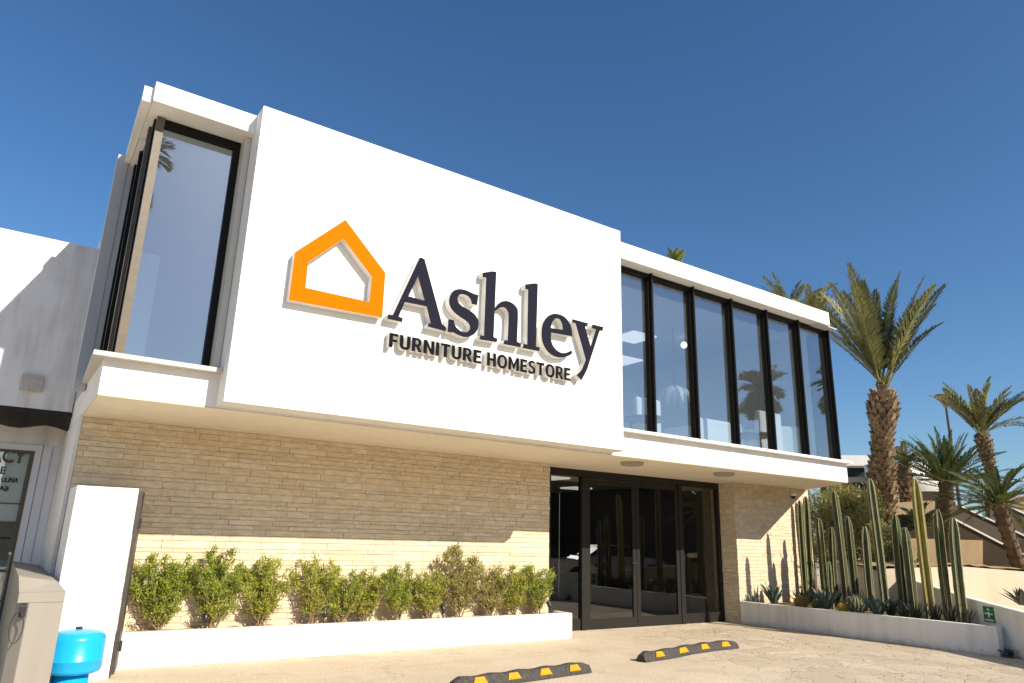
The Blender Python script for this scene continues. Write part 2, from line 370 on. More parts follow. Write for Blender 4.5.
# fascia / parapets
MB().box(6.13, 12.69, YP-.005, 1.3, 6.395, 6.698).build('roof_fascia', M['white'], B)
MB().box(-1.176, .05, YP-.026, 1.3, 6.453, 6.706).build('roof_fascia', M['white'], B)
rf = MB(); rf.prism([(-1.283, YP+.05), (-1.18, YP+.05), (-1.175, 3.95), (-1.195, 3.95)], 6.455, 6.65); rf.build('roof_edge_trim', M['white'], B)
MB().box(12.3, 13.02, YP+.03, 2.0, 6.372, 6.393).build('drip_edge', M['metal_grey'], B)
MB().prism([(-1.17, 1.302), (12.98, 1.302), (13.8, 3), (14.2, 9), (-1.17, 9)], 6.43, 6.62).build('roof', M['white'], B)
# thin strip under the left soffit and the reveal beside the sign wall
MB().box(-.075, -.004, .41, .70, 3.397, 6.45).build('reveal', M['metal_grey'], B)
# brick walls as laid blocks
rng = random.Random(5)
def blocks(mb, u0, u1, z0, z1, place, tones):
    z = z0
    while z < z1-.02:
        h = rng.choice((.05, .06, .068, .08, .095)); h = min(h, z1-z)
        if z1-z-h < .03: h = z1-z
        u = u0-rng.random()*.3
        while u < u1-.001:
            w = rng.uniform(.18, .62)
            a, b_ = max(u, u0), min(u+w, u1)
            if u1-b_ < .07: b_ = u1
            if b_-a > .004:
                k = rng.random(); t = rng.choice(tones); j = rng.uniform(.95, 1.04)
                mb.tone = tuple(c*j for c in t)
                place(mb, a+.0025, b_-.0025, z+.0028, z+h-.0028, (.003+.006*k if rng.random() < .93 else .016))
            u = b_ if b_ == u1 else u+w
        z += h
tones = [(.74, .615, .43), (.755, .635, .45), (.72, .59, .405), (.77, .655, .475), (.73, .595, .40), (.745, .62, .435)]
def pl_front(yf):
    def f(mb, a, b_, z0, z1, d): mb.box(a, b_, yf-d+.006, yf+.03, z0, z1, 0)
    return f
def mortar_wall(name, poly, z1): pass
bw = MB(); bw.tone = tones[0]
bw.box(-1.155, 6.295, YB+.014, YB+.40, 0, ZS-.002, 1); blocks(bw, -1.157, 6.303, 0, ZS-.014, pl_front(YB), tones)
bw.build('brick_wall', [M['brick'], M['mortar']], B, label='long beige stone-block wall behind the shrubs')
bw = MB(); bw.tone = tones[0]
XC = 11.493
bw.box(XC+.014, 14.29, YB+.014, YB+.62, 0, ZS-.002, 1)
blocks(bw, XC, 14.3, 0, ZS-.014, pl_front(YB), tones)
def pl_ret(mb, a, b_, z0, z1, d): mb.box(XC-d+.006, XC+.03, a, b_, z0, z1, 0)
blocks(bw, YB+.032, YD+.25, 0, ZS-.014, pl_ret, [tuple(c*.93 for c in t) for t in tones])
bw.build('brick_wall', [M['brick'], M['mortar']], B, label='short beige stone-block wall right of the doors')
# white side wall on the left and the wing behind, its grey shade put into the colour
MB().box(-1.195, -1.159, YB-.012, 5.6, 0, ZS-.002).build('side_wall', M['white_worn'], B)
MB().box(-1.325, -1.192, 2.15, 2.40, 3.28, 6.56).build('side_fin', M['wingpanel'], B)
MB().box(-1.19, -1.03, 2.16, 4.49, 3.362, 6.44).build('side_wall', M['wingpanel'], B)
# doors ------------------------------------------------------------
dm = MB()
def bx(m, x0, x1, z0, z1, y0=YD, y1=YD+.07, mi=0): m.box(x0, x1, y0, y1, z0, z1, mi)
ZT = 2.955
bx(dm, 6.31, 11.49, 2.815, ZT, YD, YD+.10)
bx(dm, 6.31, 6.66, 0, 2.813, YD, YD+.10); bx(dm, 7.41, 7.53, 0, 2.813, YD-.02, YD+.10)
bx(dm, 10.13, 10.25, 0, 2.813, YD-.02, YD+.10); bx(dm, 11.41, 11.49, 0, 2.813, YD, YD+.10)
dm.build('door_frame', M['bronze'], B, bevel=.004)
for (x0, x1) in ((6.66, 7.41), (10.25, 11.41)):
    w = MB(); bx(w, x0+.003, x1-.003, .006, .20, YD+.012, YD+.06)
    wo = w.build('window', M['bronze'], B)
    pn = MB(); bx(pn, x0-.01, x1+.01, .203, 2.83, YD+.035, YD+.041); pn.build('pane', M['glass_door'], wo)
for k, (x0, x1) in enumerate(((7.535, 8.855), (8.865, 10.125))):
    w = MB(); s_ = .095
    bx(w, x0, x0+s_, .012, 2.80, YD-.004, YD+.045); bx(w, x1-s_, x1, .012, 2.80, YD-.004, YD+.045)
    bx(w, x0+s_, x1-s_, 2.70, 2.80, YD-.003, YD+.044); bx(w, x0+s_, x1-s_, .012, .19, YD-.003, YD+.044)
    do = w.build('door', M['bronze'], B, bevel=.003, label=('left leaf of the glazed entrance', 'right leaf of the glazed entrance')[k])
    pn = MB(); bx(pn, x0+s_-.01, x1-s_+.01, .18, 2.71, YD+.018, YD+.024); pn.build('pane', M['glass_door'], do)
    hx = x1-s_/2 if k == 0 else x0+s_/2
    if k == 0:
        h = MB(); h.tube([(hx, YD-.004, 1.20), (hx, YD-.05, 1.20), (hx-.01, YD-.055, 1.20), (hx-.13, YD-.055, 1.20)], .012)
        h.box(hx-.022, hx+.022, YD-.012, YD-.004, 1.07, 1.27); h.lathe((hx, YD-.016, 1.09), [(.014, 0), (.014, .03)], 10)
        h.build('handle', M['plastic_dark'], do)
# ground floor interior
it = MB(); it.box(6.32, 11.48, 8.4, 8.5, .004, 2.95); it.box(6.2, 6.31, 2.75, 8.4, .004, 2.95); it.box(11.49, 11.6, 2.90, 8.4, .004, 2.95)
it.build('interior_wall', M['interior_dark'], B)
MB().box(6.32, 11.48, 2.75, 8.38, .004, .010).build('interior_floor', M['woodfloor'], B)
for (x, y) in ((8.2, 4.6), (10.2, 4.6), (8.6, 6.6), (10.6, 6.6)):
    tag(MB().box(x-.3, x+.3, y-.3, y+.3, 2.925, 2.957).build('ceiling_panel', M['panelglow']), 'square lit ceiling panel glimpsed through the glass entrance doors', 'lamp', 'ceiling panels behind the entrance doors')
# upper right windows ---------------------------------------------
YW = .55; mull = [6.14, 7.272, 8.400, 9.536, 10.674, 11.788, 12.93]
for i in range(6):
    x0, x1 = mull[i], mull[i+1]
    w = MB(); zb, zt = 3.394, 6.393
    w.box(x0+.002, x1-.002, YW, YW+.10, zt-.085, zt); w.box(x0+.002, x1-.002, YW, YW+.10, zb, zb+.05)
    w.box(x1-.05, x1+.05, YW-.004, YW+.10, zb+.001, zt-.001)
    w.box(x1-.018, x1+.018, YW-.07, YW-.0045, zb+.001, zt-.001)
    if i == 0: w.box(x0, x0+.05, YW-.004, YW+.10, zb+.001, zt-.001)
    if i == 5: w.box(x1+.01, x1+.062, YW+.101, YW+.5, zb+.001, zt-.001)
    wo = w.build('window', M['black'], B)
    pn = MB(); pn.box(x0+.03, x1-.03, YW+.055, YW+.062, zb+.04, zt-.07); pn.build('pane', M['glass_up'], wo)
# upper left corner window
zb, zt = 3.397, 6.451
YL = .62
w = MB()
w.box(-1.0, -.076, YL, YL+.08, zt-.10, zt-.002, 0); w.box(-.155, -.077, YL-.002, YL+.08, zb, zt-.003, 0)
w.box(-.25, -.155, YL-.001, YL+.078, zb, zb+.04, 0); w.box(-.99, -.25, YL, YL+.08, zb, zb+.05, 1)
w.box(-1.075, -.985, YL-.03, YL+.06, zb, zt-.002, 1)
wo = w.build('window', [M['black'], M['tan']], B)
MB().box(-.98, -.13, YL+.04, YL+.047, zb+.03, zt-.06).build('pane', M['glass_up'], wo)
w = MB()
XS = -1.09
w.box(XS-.005, XS+.07, YL+.061, YL+.135, zb, zt-.004, 0)
w.box(XS-.03, XS+.04, .92, 1.02, zb, zt-.002, 1); w.box(XS-.004, XS+.07, 1.021, 1.12, zb, zt-.003, 0)
w.box(XS-.03, XS+.04, 1.60, 1.70, zb, zt-.002, 0); w.box(XS-.03, XS+.04, 2.05, 2.14, zb, zt-.002, 0)
w.box(XS, XS+.05, YL+.13, 2.05, zt-.09, zt-.005, 0)
wo = w.build('window', [M['black'], M['tan']], B)
MB().box(XS+.02, XS+.027, YL+.10, 2.10, zb, zt-.05).build('pane', M['glass_dark'], wo)
MB().box(XS+.075, XS+.085, .76, 2.10, zb, zt-.05).build('blind', mat('side_blind', (.13, .14, .10), .8), B)
# upper interior
it = MB(); it.box(-1.05, 13.2, 6.6, 6.7, ZF+.01, 6.40); it.box(-1.10, -1.04, 2.75, 6.6, ZF+.01, 6.42)
it.box(12.95, 13.03, 1.06, 6.6, ZF+.01, 6.40); it.box(.3, .4, .75, 6.6, ZF+.012, 6.39)
it.box(-.95, -.87, 2.2, 2.28, ZF+.01, 6.39)
it.build('interior_wall', M['interior'], B)
MB().box(-1.03, 12.94, .66, 6.59, 6.395, 6.425).build('interior_ceiling', M['ceiling'], B)
MB().box(-.80, -.55, 2.6, 2.64, ZF+.01, 5.4).build('curtain', M['fabric'], B)

# soffit lamps and camera
for k, (px, py) in enumerate(((632, 463.5), (724, 474))):
    c = at(px, py, z=ZS-.035)
    m = MB(); m.lathe((c.x, c.y, ZS-.072), [(.17, 0), (.195, .012), (.20, .07)], 32)
    tag(m.build('soffit_lamp', M['lampgrey'], smooth=False), ('grey round flush lamp on the soffit, nearer the big sign wall', 'grey round flush lamp on the soffit, above the stone corner right of the doors')[k], 'lamp', 'round lamps under the soffit')
c = at(793.5, 497, y=2.16)
t = thing('security_camera', (c.x, 2.2, c.z), 'small white dome security camera high on the stone wall beside the entrance', 'camera')
m = MB(); m.lathe((c.x, c.y, c.z+.02), [(.03, 0), (.075, .01), (.08, .05), (.05, .07)], 20); m.box(c.x-.03, c.x+.03, c.y, YB-.012, c.z+.04, c.z+.085); m.build('housing', M['sign_white'], t, True)
m = MB(); m.lathe(c, [(.004, -.05), (.035, -.035), (.05, -.005), (.05, .019)], 20); m.build('lens_dome', M['plastic_dark'], t, True)

# ------------------------------------------------------------------ the sign
def spline(pts, sub=5):
    """closed outline; a point with a third value is a sharp corner, others are rounded through"""
    n = len(pts); out = []
    for i in range(n):
        a, b_ = pts[i], pts[(i+1) % n]
        ca, cb = len(a) > 2, len(b_) > 2
        if ca and cb: out.append(a[:2]); continue
        p0 = pts[i-1] if not ca else a; p3 = pts[(i+2) % n] if not cb else b_
        for k in range(sub):
            t = k/sub; t2, t3 = t*t, t*t*t
            q = []
            for j in (0, 1):
                q.append(.5*(2*a[j] + (b_[j]-p0[j])*t + (2*p0[j]-5*a[j]+4*b_[j]-p3[j])*t2 + (3*a[j]-p0[j]-3*b_[j]+p3[j])*t3))
            out.append(tuple(q))
    return out
SD = .12
def outline_mesh(name, loops, depth, face, side, parent, yface):
    """loops in facade (x, z): filled, extruded from the wall; front face and returns in their own colours"""
    cu = bpy.data.curves.new(name, 'CURVE'); cu.dimensions = '2D'; cu.fill_mode = 'BOTH'; cu.extrude = depth/2
    og = Vector(parent['_o'])
    for lp in loops:
        s = cu.splines.new('POLY'); s.points.add(len(lp)-1); s.use_cyclic_u = True
        for p, (x, z) in zip(s.points, lp): p.co = (x, z, 0, 1)
    o = bpy.data.objects.new(name, cu); col.objects.link(o)
    dg = bpy.context.evaluated_depsgraph_get(); me = bpy.data.meshes.new_from_object(o.evaluated_get(dg))
    bpy.data.objects.remove(o); bpy.data.curves.remove(cu)
    me.materials.clear(); me.materials.append(face); me.materials.append(side)
    for p in me.polygons: p.material_index = 0 if p.normal.z > .7 else 1
    for v in me.vertices:
        x, z, d = v.co; v.co = Vector((x, yface + (depth/2-d), z)) - og
    me.name = name; me.update()
    o = bpy.data.objects.new(name, me); col.objects.link(o); o.parent = parent; o['_o'] = parent['_o']
    return o
SG = thing('wall_sign', (3, 0, 3.9), 'big dark-blue raised lettering with orange house outline mounted on the white sign wall', 'sign')
def trace(ox, oy, s, pts):
    out = []
    for q in spline(pts):
        w_ = at(ox+q[0]/s, oy+q[1]/s, y=-SD); out.append((w_.x, w_.z))
    return out
C = 1
house = [[(373, 55, C), (600, 358, C), (582, 612, C), (50, 512, C), (85, 240, C)], [(360, 163, C), (522, 380, C), (508, 523, C), (146, 442, C), (160, 300, C)]]
outline_mesh('house_emblem', [trace(280, 210, 5.69, l) for l in house], SD-.004, M['orange'], M['cream'], SG, -SD)
GL = [
 (380, 255, 8.543, [[(337, 26, C), (350, 20, C), (381, 34, C), (532, 592, C), (566, 620, C), (560, 652, C), (407, 612, C), (414, 582, C), (434, 587, C), (398, 440, C), (212, 402, C), (160, 525, C), (195, 540, C), (190, 573, C), (62, 545, C), (70, 506, C), (108, 515, C)],
                    [(324, 182, C), (381, 390, C), (244, 352, C)]]),
 (440, 280, 10.5, [[(362, 147, C), (405, 158, C), (390, 263, C), (334, 252, C), (322, 205), (290, 168), (245, 150), (205, 155), (185, 190), (194, 232), (235, 275), (300, 312), (360, 356), (402, 420), (402, 492), (372, 556), (320, 590), (265, 600), (200, 582), (132, 547, C), (120, 553, C), (80, 545, C), (88, 410, C), (148, 424, C), (155, 465), (180, 505), (230, 540), (280, 545), (312, 515), (310, 475), (275, 430), (215, 390), (150, 340), (110, 285), (95, 230), (105, 168), (140, 115), (195, 95), (260, 102), (320, 128)]]),
 (475, 265, 8.036, [[(60, 62, C), (135, 50, C), (172, 54, C), (160, 345, C), (195, 305), (240, 288), (290, 300), (332, 337), (346, 392), (338, 614, C), (370, 632, C), (366, 662, C), (230, 635, C), (235, 603, C), (262, 608, C), (270, 420), (260, 368), (232, 340), (198, 345), (158, 372, C), (150, 580, C), (180, 590, C), (176, 620, C), (36, 598, C), (42, 565, C), (72, 570, C), (90, 102, C), (62, 97, C)]]),
 (515, 275, 8.55, [[(88, 80, C), (168, 70, C), (196, 76, C), (180, 610, C), (212, 622, C), (206, 652, C), (66, 624, C), (72, 588, C), (104, 595, C), (112, 125, C), (87, 118, C)]]),
 (535, 305, 11.38, [[(425, 358, C), (184, 314, C), (183, 385), (205, 460), (250, 515), (310, 545), (365, 540), (415, 515, C), (426, 548, C), (380, 580), (310, 597), (240, 590), (170, 555), (115, 490), (80, 400), (75, 300), (90, 210), (140, 135), (200, 102), (260, 102), (330, 130), (385, 190), (415, 270)],
                    [(180, 260, C), (200, 190), (240, 152), (280, 165), (308, 215), (318, 284, C)]]),
 (565, 310, 9.11, [[(68, 82, C), (210, 120, C), (204, 150, C), (182, 146, C), (233, 332, C), (282, 178, C), (243, 166, C), (250, 130, C), (350, 155, C), (342, 191, C), (317, 186, C), (225, 470), (198, 550), (150, 640, C), (104, 592, C), (150, 545), (190, 455, C), (96, 122, C), (66, 112, C)]]),
]
for ox, oy, s, loops in GL:
    outline_mesh('letter', [trace(ox, oy, s, l) for l in loops], SD-.004, M['navy'], M['cream'], SG, -SD)

def word(txt, name, x0, x1, z0, z1, depth, yface, face, side, parent, bold=.018, plane='y'):
    """one word in the default typeface, stretched to its measured box; one mesh per letter"""
    cu = bpy.data.curves.new(name, 'FONT'); cu.body = txt; cu.extrude = .5; cu.offset = bold; cu.resolution_u = 4
    o = bpy.data.objects.new(name, cu); col.objects.link(o)
    dg = bpy.context.evaluated_depsgraph_get(); me = bpy.data.meshes.new_from_object(o.evaluated_get(dg))
    bpy.data.objects.remove(o); bpy.data.curves.remove(cu)
    bm = bmesh.new(); bm.from_mesh(me); bmesh.ops.remove_doubles(bm, verts=bm.verts, dist=1e-5)
    xs = [v.co.x for v in bm.verts]; ys = [v.co.y for v in bm.verts]
    ax, bx_, ay, by = min(xs), max(xs), min(ys), max(ys)
    seen = set(); out = []
    for v0 in bm.verts:
        if v0 in seen: continue
        st = [v0]; isl = set()
        while st:
            v = st.pop()
            if v in isl: continue
            isl.add(v); st += [e.other_vert(v) for e in v.link_edges if e.other_vert(v) not in isl]
        seen |= isl; out.append(isl)
    og = Vector(parent['_o'])
    for isl in out:
        vs = list(isl); ix = {v: i for i, v in enumerate(vs)}
        fs = {f for v in vs for f in v.link_faces}
        pts = []
        for v in vs:
            x = x0+(v.co.x-ax)/(bx_-ax)*(x1-x0); z = z0+(v.co.y-ay)/(by-ay)*(z1-z0)
            pts.append(Vector((x, yface + (.5-v.co.z)*depth, z)) - og)
        m2 = bpy.data.meshes.new(name); fl = list(fs); m2.from_pydata(pts, [], [[ix[v] for v in f.verts] for f in fl])
        m2.materials.append(face); m2.materials.append(side)
        for p, f in zip(m2.polygons, fl): p.material_index = 0 if f.normal.z > .7 else 1
        m2.update()
        lo = bpy.data.objects.new(name, m2); col.objects.link(lo); lo.parent = parent; lo['_o'] = parent['_o']
    bm.free(); bpy.data.meshes.remove(me)
T_ = .24          # stroke of the bold tagline capitals, cap height 1
def rect(x0, x1, z0, z1): return [(x0, z0, C), (x1, z0, C), (x1, z1, C), (x0, z1, C)]
def oval(cx, rx, rz, n=20): return [(cx+rx*(abs(math.cos(2*PI*k/n))**.85)*(1 if math.cos(2*PI*k/n) >= 0 else -1), .5+rz*math.sin(2*PI*k/n)) for k in range(n)]
CAPS = {
 'F': (.60, [[(0, 0, C), (T_, 0, C), (T_, .39, C), (.54, .39, C), (.54, .57, C), (T_, .57, C), (T_, .81, C), (.60, .81, C), (.60, 1, C), (0, 1, C)]]),
 'U': (.72, [[(0, 1, C), (0, .36), (.05, .15), (.18, .02), (.36, -.02), (.54, .02), (.67, .15), (.72, .36), (.72, 1, C), (.72-T_, 1, C), (.72-T_, .36), (.48, .23), (.36, .175), (.24, .23), (T_, .36), (T_, 1, C)]]),
 'R': (.70, [[(0, 0, C), (T_, 0, C), (T_, .36, C), (.29, .36, C), (.47, 0, C), (.72, 0, C), (.49, .42, C), (.60, .50), (.655, .69), (.60, .90), (.46, .985), (.34, 1, C), (0, 1, C)], [(T_, .53, C), (.32, .53, C), (.42, .57), (.445, .68), (.42, .79), (.32, .83, C), (T_, .83, C)]]),
 'N': (.76, [[(0, 0, C), (T_, 0, C), (T_, .60, C), (.52, 0, C), (.76, 0, C), (.76, 1, C), (.76-T_, 1, C), (.76-T_, .40, C), (.24, 1, C), (0, 1, C)]]),
 'I': (T_, [rect(0, T_, 0, 1)]),
 'T': (.70, [[(.35-T_/2, 0, C), (.35+T_/2, 0, C), (.35+T_/2, .81, C), (.70, .81, C), (.70, 1, C), (0, 1, C), (0, .81, C), (.35-T_/2, .81, C)]]),
 'E': (.60, [[(0, 0, C), (.60, 0, C), (.60, .19, C), (T_, .19, C), (T_, .415, C), (.55, .415, C), (.55, .595, C), (T_, .595, C), (T_, .81, C), (.60, .81, C), (.60, 1, C), (0, 1, C)]]),
 'H': (.74, [[(0, 0, C), (T_, 0, C), (T_, .41, C), (.74-T_, .41, C), (.74-T_, 0, C), (.74, 0, C), (.74, 1, C), (.74-T_, 1, C), (.74-T_, .60, C), (T_, .60, C), (T_, 1, C), (0, 1, C)]]),
 'O': (.84, [oval(.42, .42, .525), oval(.42, .205, .335)]),
 'M': (.92, [[(0, 0, C), (T_, 0, C), (T_, .62, C), (.40, .12, C), (.52, .12, C), (.92-T_, .62, C), (.92-T_, 0, C), (.92, 0, C), (.92, 1, C), (.70, 1, C), (.46, .47, C), (.22, 1, C), (0, 1, C)]]),
 'S': (.64, [[(.60, .92, C), (.48, 1.0), (.32, 1.02), (.12, .95), (.02, .74), (.10, .54), (.28, .45), (.40, .37), (.43, .28), (.38, .18), (.27, .155), (.14, .18), (.03, .25, C), (.0, .06, C), (.12, 0), (.30, -.02), (.52, .05), (.64, .27), (.56, .47), (.38, .575), (.26, .65), (.225, .735), (.27, .83), (.36, .85), (.46, .83), (.56, .76, C)]]),
}
def tagline(txt, x0, x1, z0, z1, gap=.10):
    tot = sum(CAPS[c][0] for c in txt)+gap*(len(txt)-1); k = (x1-x0)/tot; x = x0
    for c in txt:
        w_, loops = CAPS[c]
        outline_mesh('tagline_letter', [[(x+p[0]*k, z0+p[1]*(z1-z0)) for p in spline(l)] for l in loops], .092, M['ink'], M['cream'], SG, -.10)
        x += (w_+gap)*k
tagline('FURNITURE', 1.872, 3.268, 3.916, 4.103)
tagline('HOMESTORE', 3.362, 4.862, 3.910, 4.103)

# ------------------------------------------------------------------ left planter and shrubs
zP = .412; yPf = 1.815; xPl, xPr = -.42, 6.504
PL = thing('planter', (3, 2, 0), 'long low white planter wall holding the row of shrubs under the sign', 'planter')
m = MB(); m.box(xPl, xPr, yPf, yPf+.10, 0, zP); m.box(xPr-.10, xPr, yPf+.10, YB+.005, 0, zP); m.box(xPl, xPl+.1, yPf+.1, YB-.014, 0, zP)
m.build('planter_wall', M['white_low'], PL, bevel=.006)
m = MB(); nx = 60
vs = []; fs = []
rs = random.Random(3)
for i in range(nx+1):
    for j in range(4): vs.append((xPl+.1+(xPr-.2-xPl)*i/nx, yPf+.10+(YB-.012-yPf-.10)*j/3, zP-.035+rs.uniform(-.018, .025)))
for i in range(nx):
    for j in range(3): a = i*4+j; fs.append([a, a+4, a+5, a+1])
m.add(vs, fs); m.build('soil', M['sand'], PL, True)

def leafq(mb, p, d, L, w, rnd, mi=0):
    """one leaf blade: a folded lozenge"""
    d = d.normalized(); s = d.cross(Vector((rnd.uniform(-1, 1), rnd.uniform(-1, 1), rnd.uniform(-1, 1))))
    if s.length < 1e-3: s = d.orthogonal()
    s = s.normalized()*w/2; q = p+d*L*.45
    mb.add([p, q+s, p+d*L, q-s], [[0, 1, 2, 3]], mi)

def shrub(px, top_px, width, leaf, label, seed, stems=6, n=1700, bare=.30, y=2.03):
    rnd = random.Random(seed)
    b = at(px, 612, y=y); b = Vector((b.x, y, zP-.03))
    tz = at(px, top_px, y=y).z
    h = tz-b.z
    t = thing('shrub', b, label, 'shrub', 'shrubs in the white planter')
    st = MB(); lf = MB(); tw = []
    ns = stems+2
    for k in range(ns):
        ang = rnd.uniform(0, 2*PI); u = (k+.5)/ns*2-1
        tip = b + Vector((u*width*.5+rnd.uniform(-.04, .04), math.sin(ang)*min(.13, width*.3), h*(rnd.uniform(.72, .98)-.22*abs(u)**2)))
        mid = b.lerp(tip, .5) + Vector((rnd.uniform(-.04, .04), rnd.uniform(-.03, .03), -.02))
        foot = b+Vector((rnd.uniform(-.05, .05), rnd.uniform(-.03, .03), -.01))
        st.tube([foot, mid, tip], [.011, .007, .003], 5)
        for j in range(14):
            s = rnd.uniform(bare*.75, .97)
            p = mid.lerp(tip, (s-.5)*2) if s > .5 else foot.lerp(mid, s*2)
            d = Vector((rnd.gauss(0, .75), rnd.gauss(0, .55), rnd.uniform(.5, 1.3))).normalized()
            L = rnd.uniform(.10, .22)*h*(1.15-s*.6)
            q = p+d*L
            if q.y > YB-.05: q.y = YB-.05
            st.tube([p, q], [.004, .002], 4)
            tw.append((p, q, s))
        tw.append((mid, tip, .9)); 
    for i in range(n):
        p, q, s = rnd.choice(tw)
        k = rnd.random()**.75; c = p.lerp(q, k)
        hh = (c.z-b.z)/h
        if hh < bare and rnd.random() < .86: continue
        c += Vector((rnd.gauss(0, .022), rnd.gauss(0, .020), rnd.gauss(0, .02)))
        if c.y > YB-.035: c.y = YB-.035-rnd.random()*.05
        d = (q-p).normalized()*.7 + Vector((rnd.gauss(0, .6), rnd.gauss(0, .6), rnd.gauss(.35, .5)))
        leafq(lf, c, d, rnd.uniform(.026, .052), rnd.uniform(.011, .019), rnd, 1 if rnd.random() < (.20 if hh < .40 else .04) else 0)
    st.build('stem', M['stem'], t); lf.build('foliage', [M[leaf], M['dead_leaf']], t)
    return t
shr = [
 (160, 546, .62, 'shrub', 'bushy rounded green shrub at the gate end of the planter', 2300, .34),
 (214, 541, .66, 'shrub', 'broad dense green shrub second from the dark gate', 2500, .34),
 (262, 553, .50, 'shrub_lime', 'upright two-crowned green shrub third from the dark gate', 1700, .42),
 (313, 549, .48, 'shrub_lime', 'thin yellow-green shrub with reaching twigs, fourth from the dark gate', 1150, .40),
 (340, 566, .36, 'shrub', 'low narrow green shrub under the orange house outline, fifth from the dark gate', 1000, .40),
 (366, 567, .38, 'shrub_lime', 'small sparse lime-green shrub sixth from the dark gate', 1000, .42),
 (397, 563, .42, 'shrub', 'compact dark-topped shrub with bare lower stems, seventh from the dark gate', 1300, .45),
 (428, 564, .38, 'shrub_lime', 'pale yellowish shrub just left of the tallest olive shrub', 1100, .42),
 (459, 545, .56, 'shrub_olive', 'tallest greyish olive shrub with spiky top in the row', 1700, .25),
 (490, 562, .40, 'shrub_olive', 'loose olive shrub just right of the tallest one', 1000, .32),
 (514, 560, .42, 'shrub_lime', 'dense bright green shrub second from the entrance doors', 1500, .38),
 (537, 560, .40, 'shrub', 'bright green shrub at the door end of the planter', 1500, .36),
]
for i, (px, ty, w_, lf, lb, n, ba) in enumerate(shr): shrub(px, ty, w_*(1.42 if i < 4 else 1.8), lf, lb, 40+i, stems=8, n=int(n*3.8), bare=ba*.40)

for px, py, lb in ((206, 612, 'small black garden spotlight beside the second shrub from the gate'), (325, 606, 'small black garden spotlight between thin shrubs left of the planter middle'),
                   (443, 608, 'small black garden spotlight at the foot of the tallest olive shrub'), (549, 605, 'small black garden spotlight at the door end of the planter')):
    p = at(px, py, y=1.97); p = Vector((p.x, 1.97, zP-.03))
    t = thing('spotlight', p, lb, 'lamp', 'spotlights in the shrub planter')
    m = MB(); m.tube([p, p+Vector((0, 0, .12))], .008); m.tube([p+Vector((0, 0, .01)), p+Vector((.05, -.04, -.005))], .006); m.build('stake', M['plastic_dark'], t)
    m = MB(); c = p+Vector((0, -.03, .11)); m.tube([c, c+Vector((.0, .015, .03)), c+Vector((0, .05, .10)), c+Vector((0, .055, .11))], [.02, .036, .04, .03], 14); m.build('head', M['plastic_dark'], t, True)

# ------------------------------------------------------------------ gate post, gate, cement pillar, tank
m = MB(); m.prism([(-1.146, 1.30), (-.515, 1.30), (-.515, 1.46), (-1.05, 1.46), (-1.05, YB-.015), (-1.152, YB-.015)], 0, 2.056)
tag(m.build('gate_wall', M['white'], bevel=.008), 'white wall stub beside the dark metal gate, behind the blue tank', 'wall')
G = thing('gate', (-.49, 1.3, 0), 'dark brown metal gate seen edge-on at the end of the white wall stub', 'gate')
k_ = .122
m = MB(); m.prism([(-.510, 1.295), (-.468, 1.295), (-.468+.75*k_, 2.045-.26), (-.510+.75*k_, 2.045-.26)], .05, 2.03); m.build('gate_leaf', M['steel'], G)
for z in (.34, 1.66):
    m = MB(); m.box(-.470, -.432, 1.285, 1.325, z-.05, z+.05); m.tube([(-.445, 1.282, z-.055), (-.445, 1.282, z+.055)], .013); m.build('hinge', M['steel'], G)

PI_ = thing('cement_wall', (-1.3, .9, 0), 'bare grey-beige low cement wall running back beside the blue tank, with a power socket at its end', 'wall')
yf = .62; x0, x1 = -1.515, -1.120; zc = .970
m = MB()
m.prism([(x0, yf+.14), (x0+.10, yf), (x1, yf), (x1, 1.29), (x0, 1.29)], 0, .87)
m.prism([(x0, yf-.002), (x1+.001, yf-.002), (x1+.001, 1.291), (x0, 1.291)], .8705, zc)
m.prism([(x0, 1.2915), (-1.205, 1.2915), (-1.205, 4.5), (x0, 4.5)], 0, zc-.001)
m.build('wall_body', M['pillar'], PI_, bevel=.006)
m = MB()
a0, a1, c1 = (x0, yf-.002, zc+.0005), (x1+.001, yf-.002, zc+.0005), (x1+.001, 1.291, zc+.0005)
b0, b1, e1, e0 = (-1.54, .76, 1.115), (-1.20, .76, 1.062), (-1.208, 4.5, 1.062), (-1.54, 4.5, 1.115)
m.add([a0, a1, c1, b0, b1, e1, e0, (x0, 4.5, zc), (-1.205, 1.291, zc), (-1.205, 1.291, 1.062)], [[0, 1, 4, 3], [1, 2, 9, 4], [3, 4, 9, 5, 6], [0, 3, 6, 7], [2, 8, 9]])
m.build('cap', M['pillar'], PI_)
oc = at(22.5, 611, y=yf+.06)
SO = thing('power_socket', (oc.x, yf+.06, oc.z), 'small black outdoor power socket on the side of the cement pillar, with a plugged cord', 'socket')
m = MB(); m.box(oc.x-.03, oc.x+.025, yf+.0, yf+.055, oc.z-.055, oc.z+.055); m.build('box', M['plastic_dark'], SO, bevel=.006)
m = MB(); m.tube([(oc.x-.01, yf-.04, oc.z), (oc.x-.01, yf+.0, oc.z)], .014, 10); m.build('plug', M['plastic_dark'], SO)
pts = []
for k in range(25):
    t = k/24; a = PI*2*t
    pts.append((oc.x-.03+.055*math.sin(a)*1.0, yf-.05+.02*math.cos(a), oc.z-.14+.14*math.cos(a)))
m = MB(); m.tube(pts, .005, 7); m.build('cord', M['plastic_dark'], SO, True)

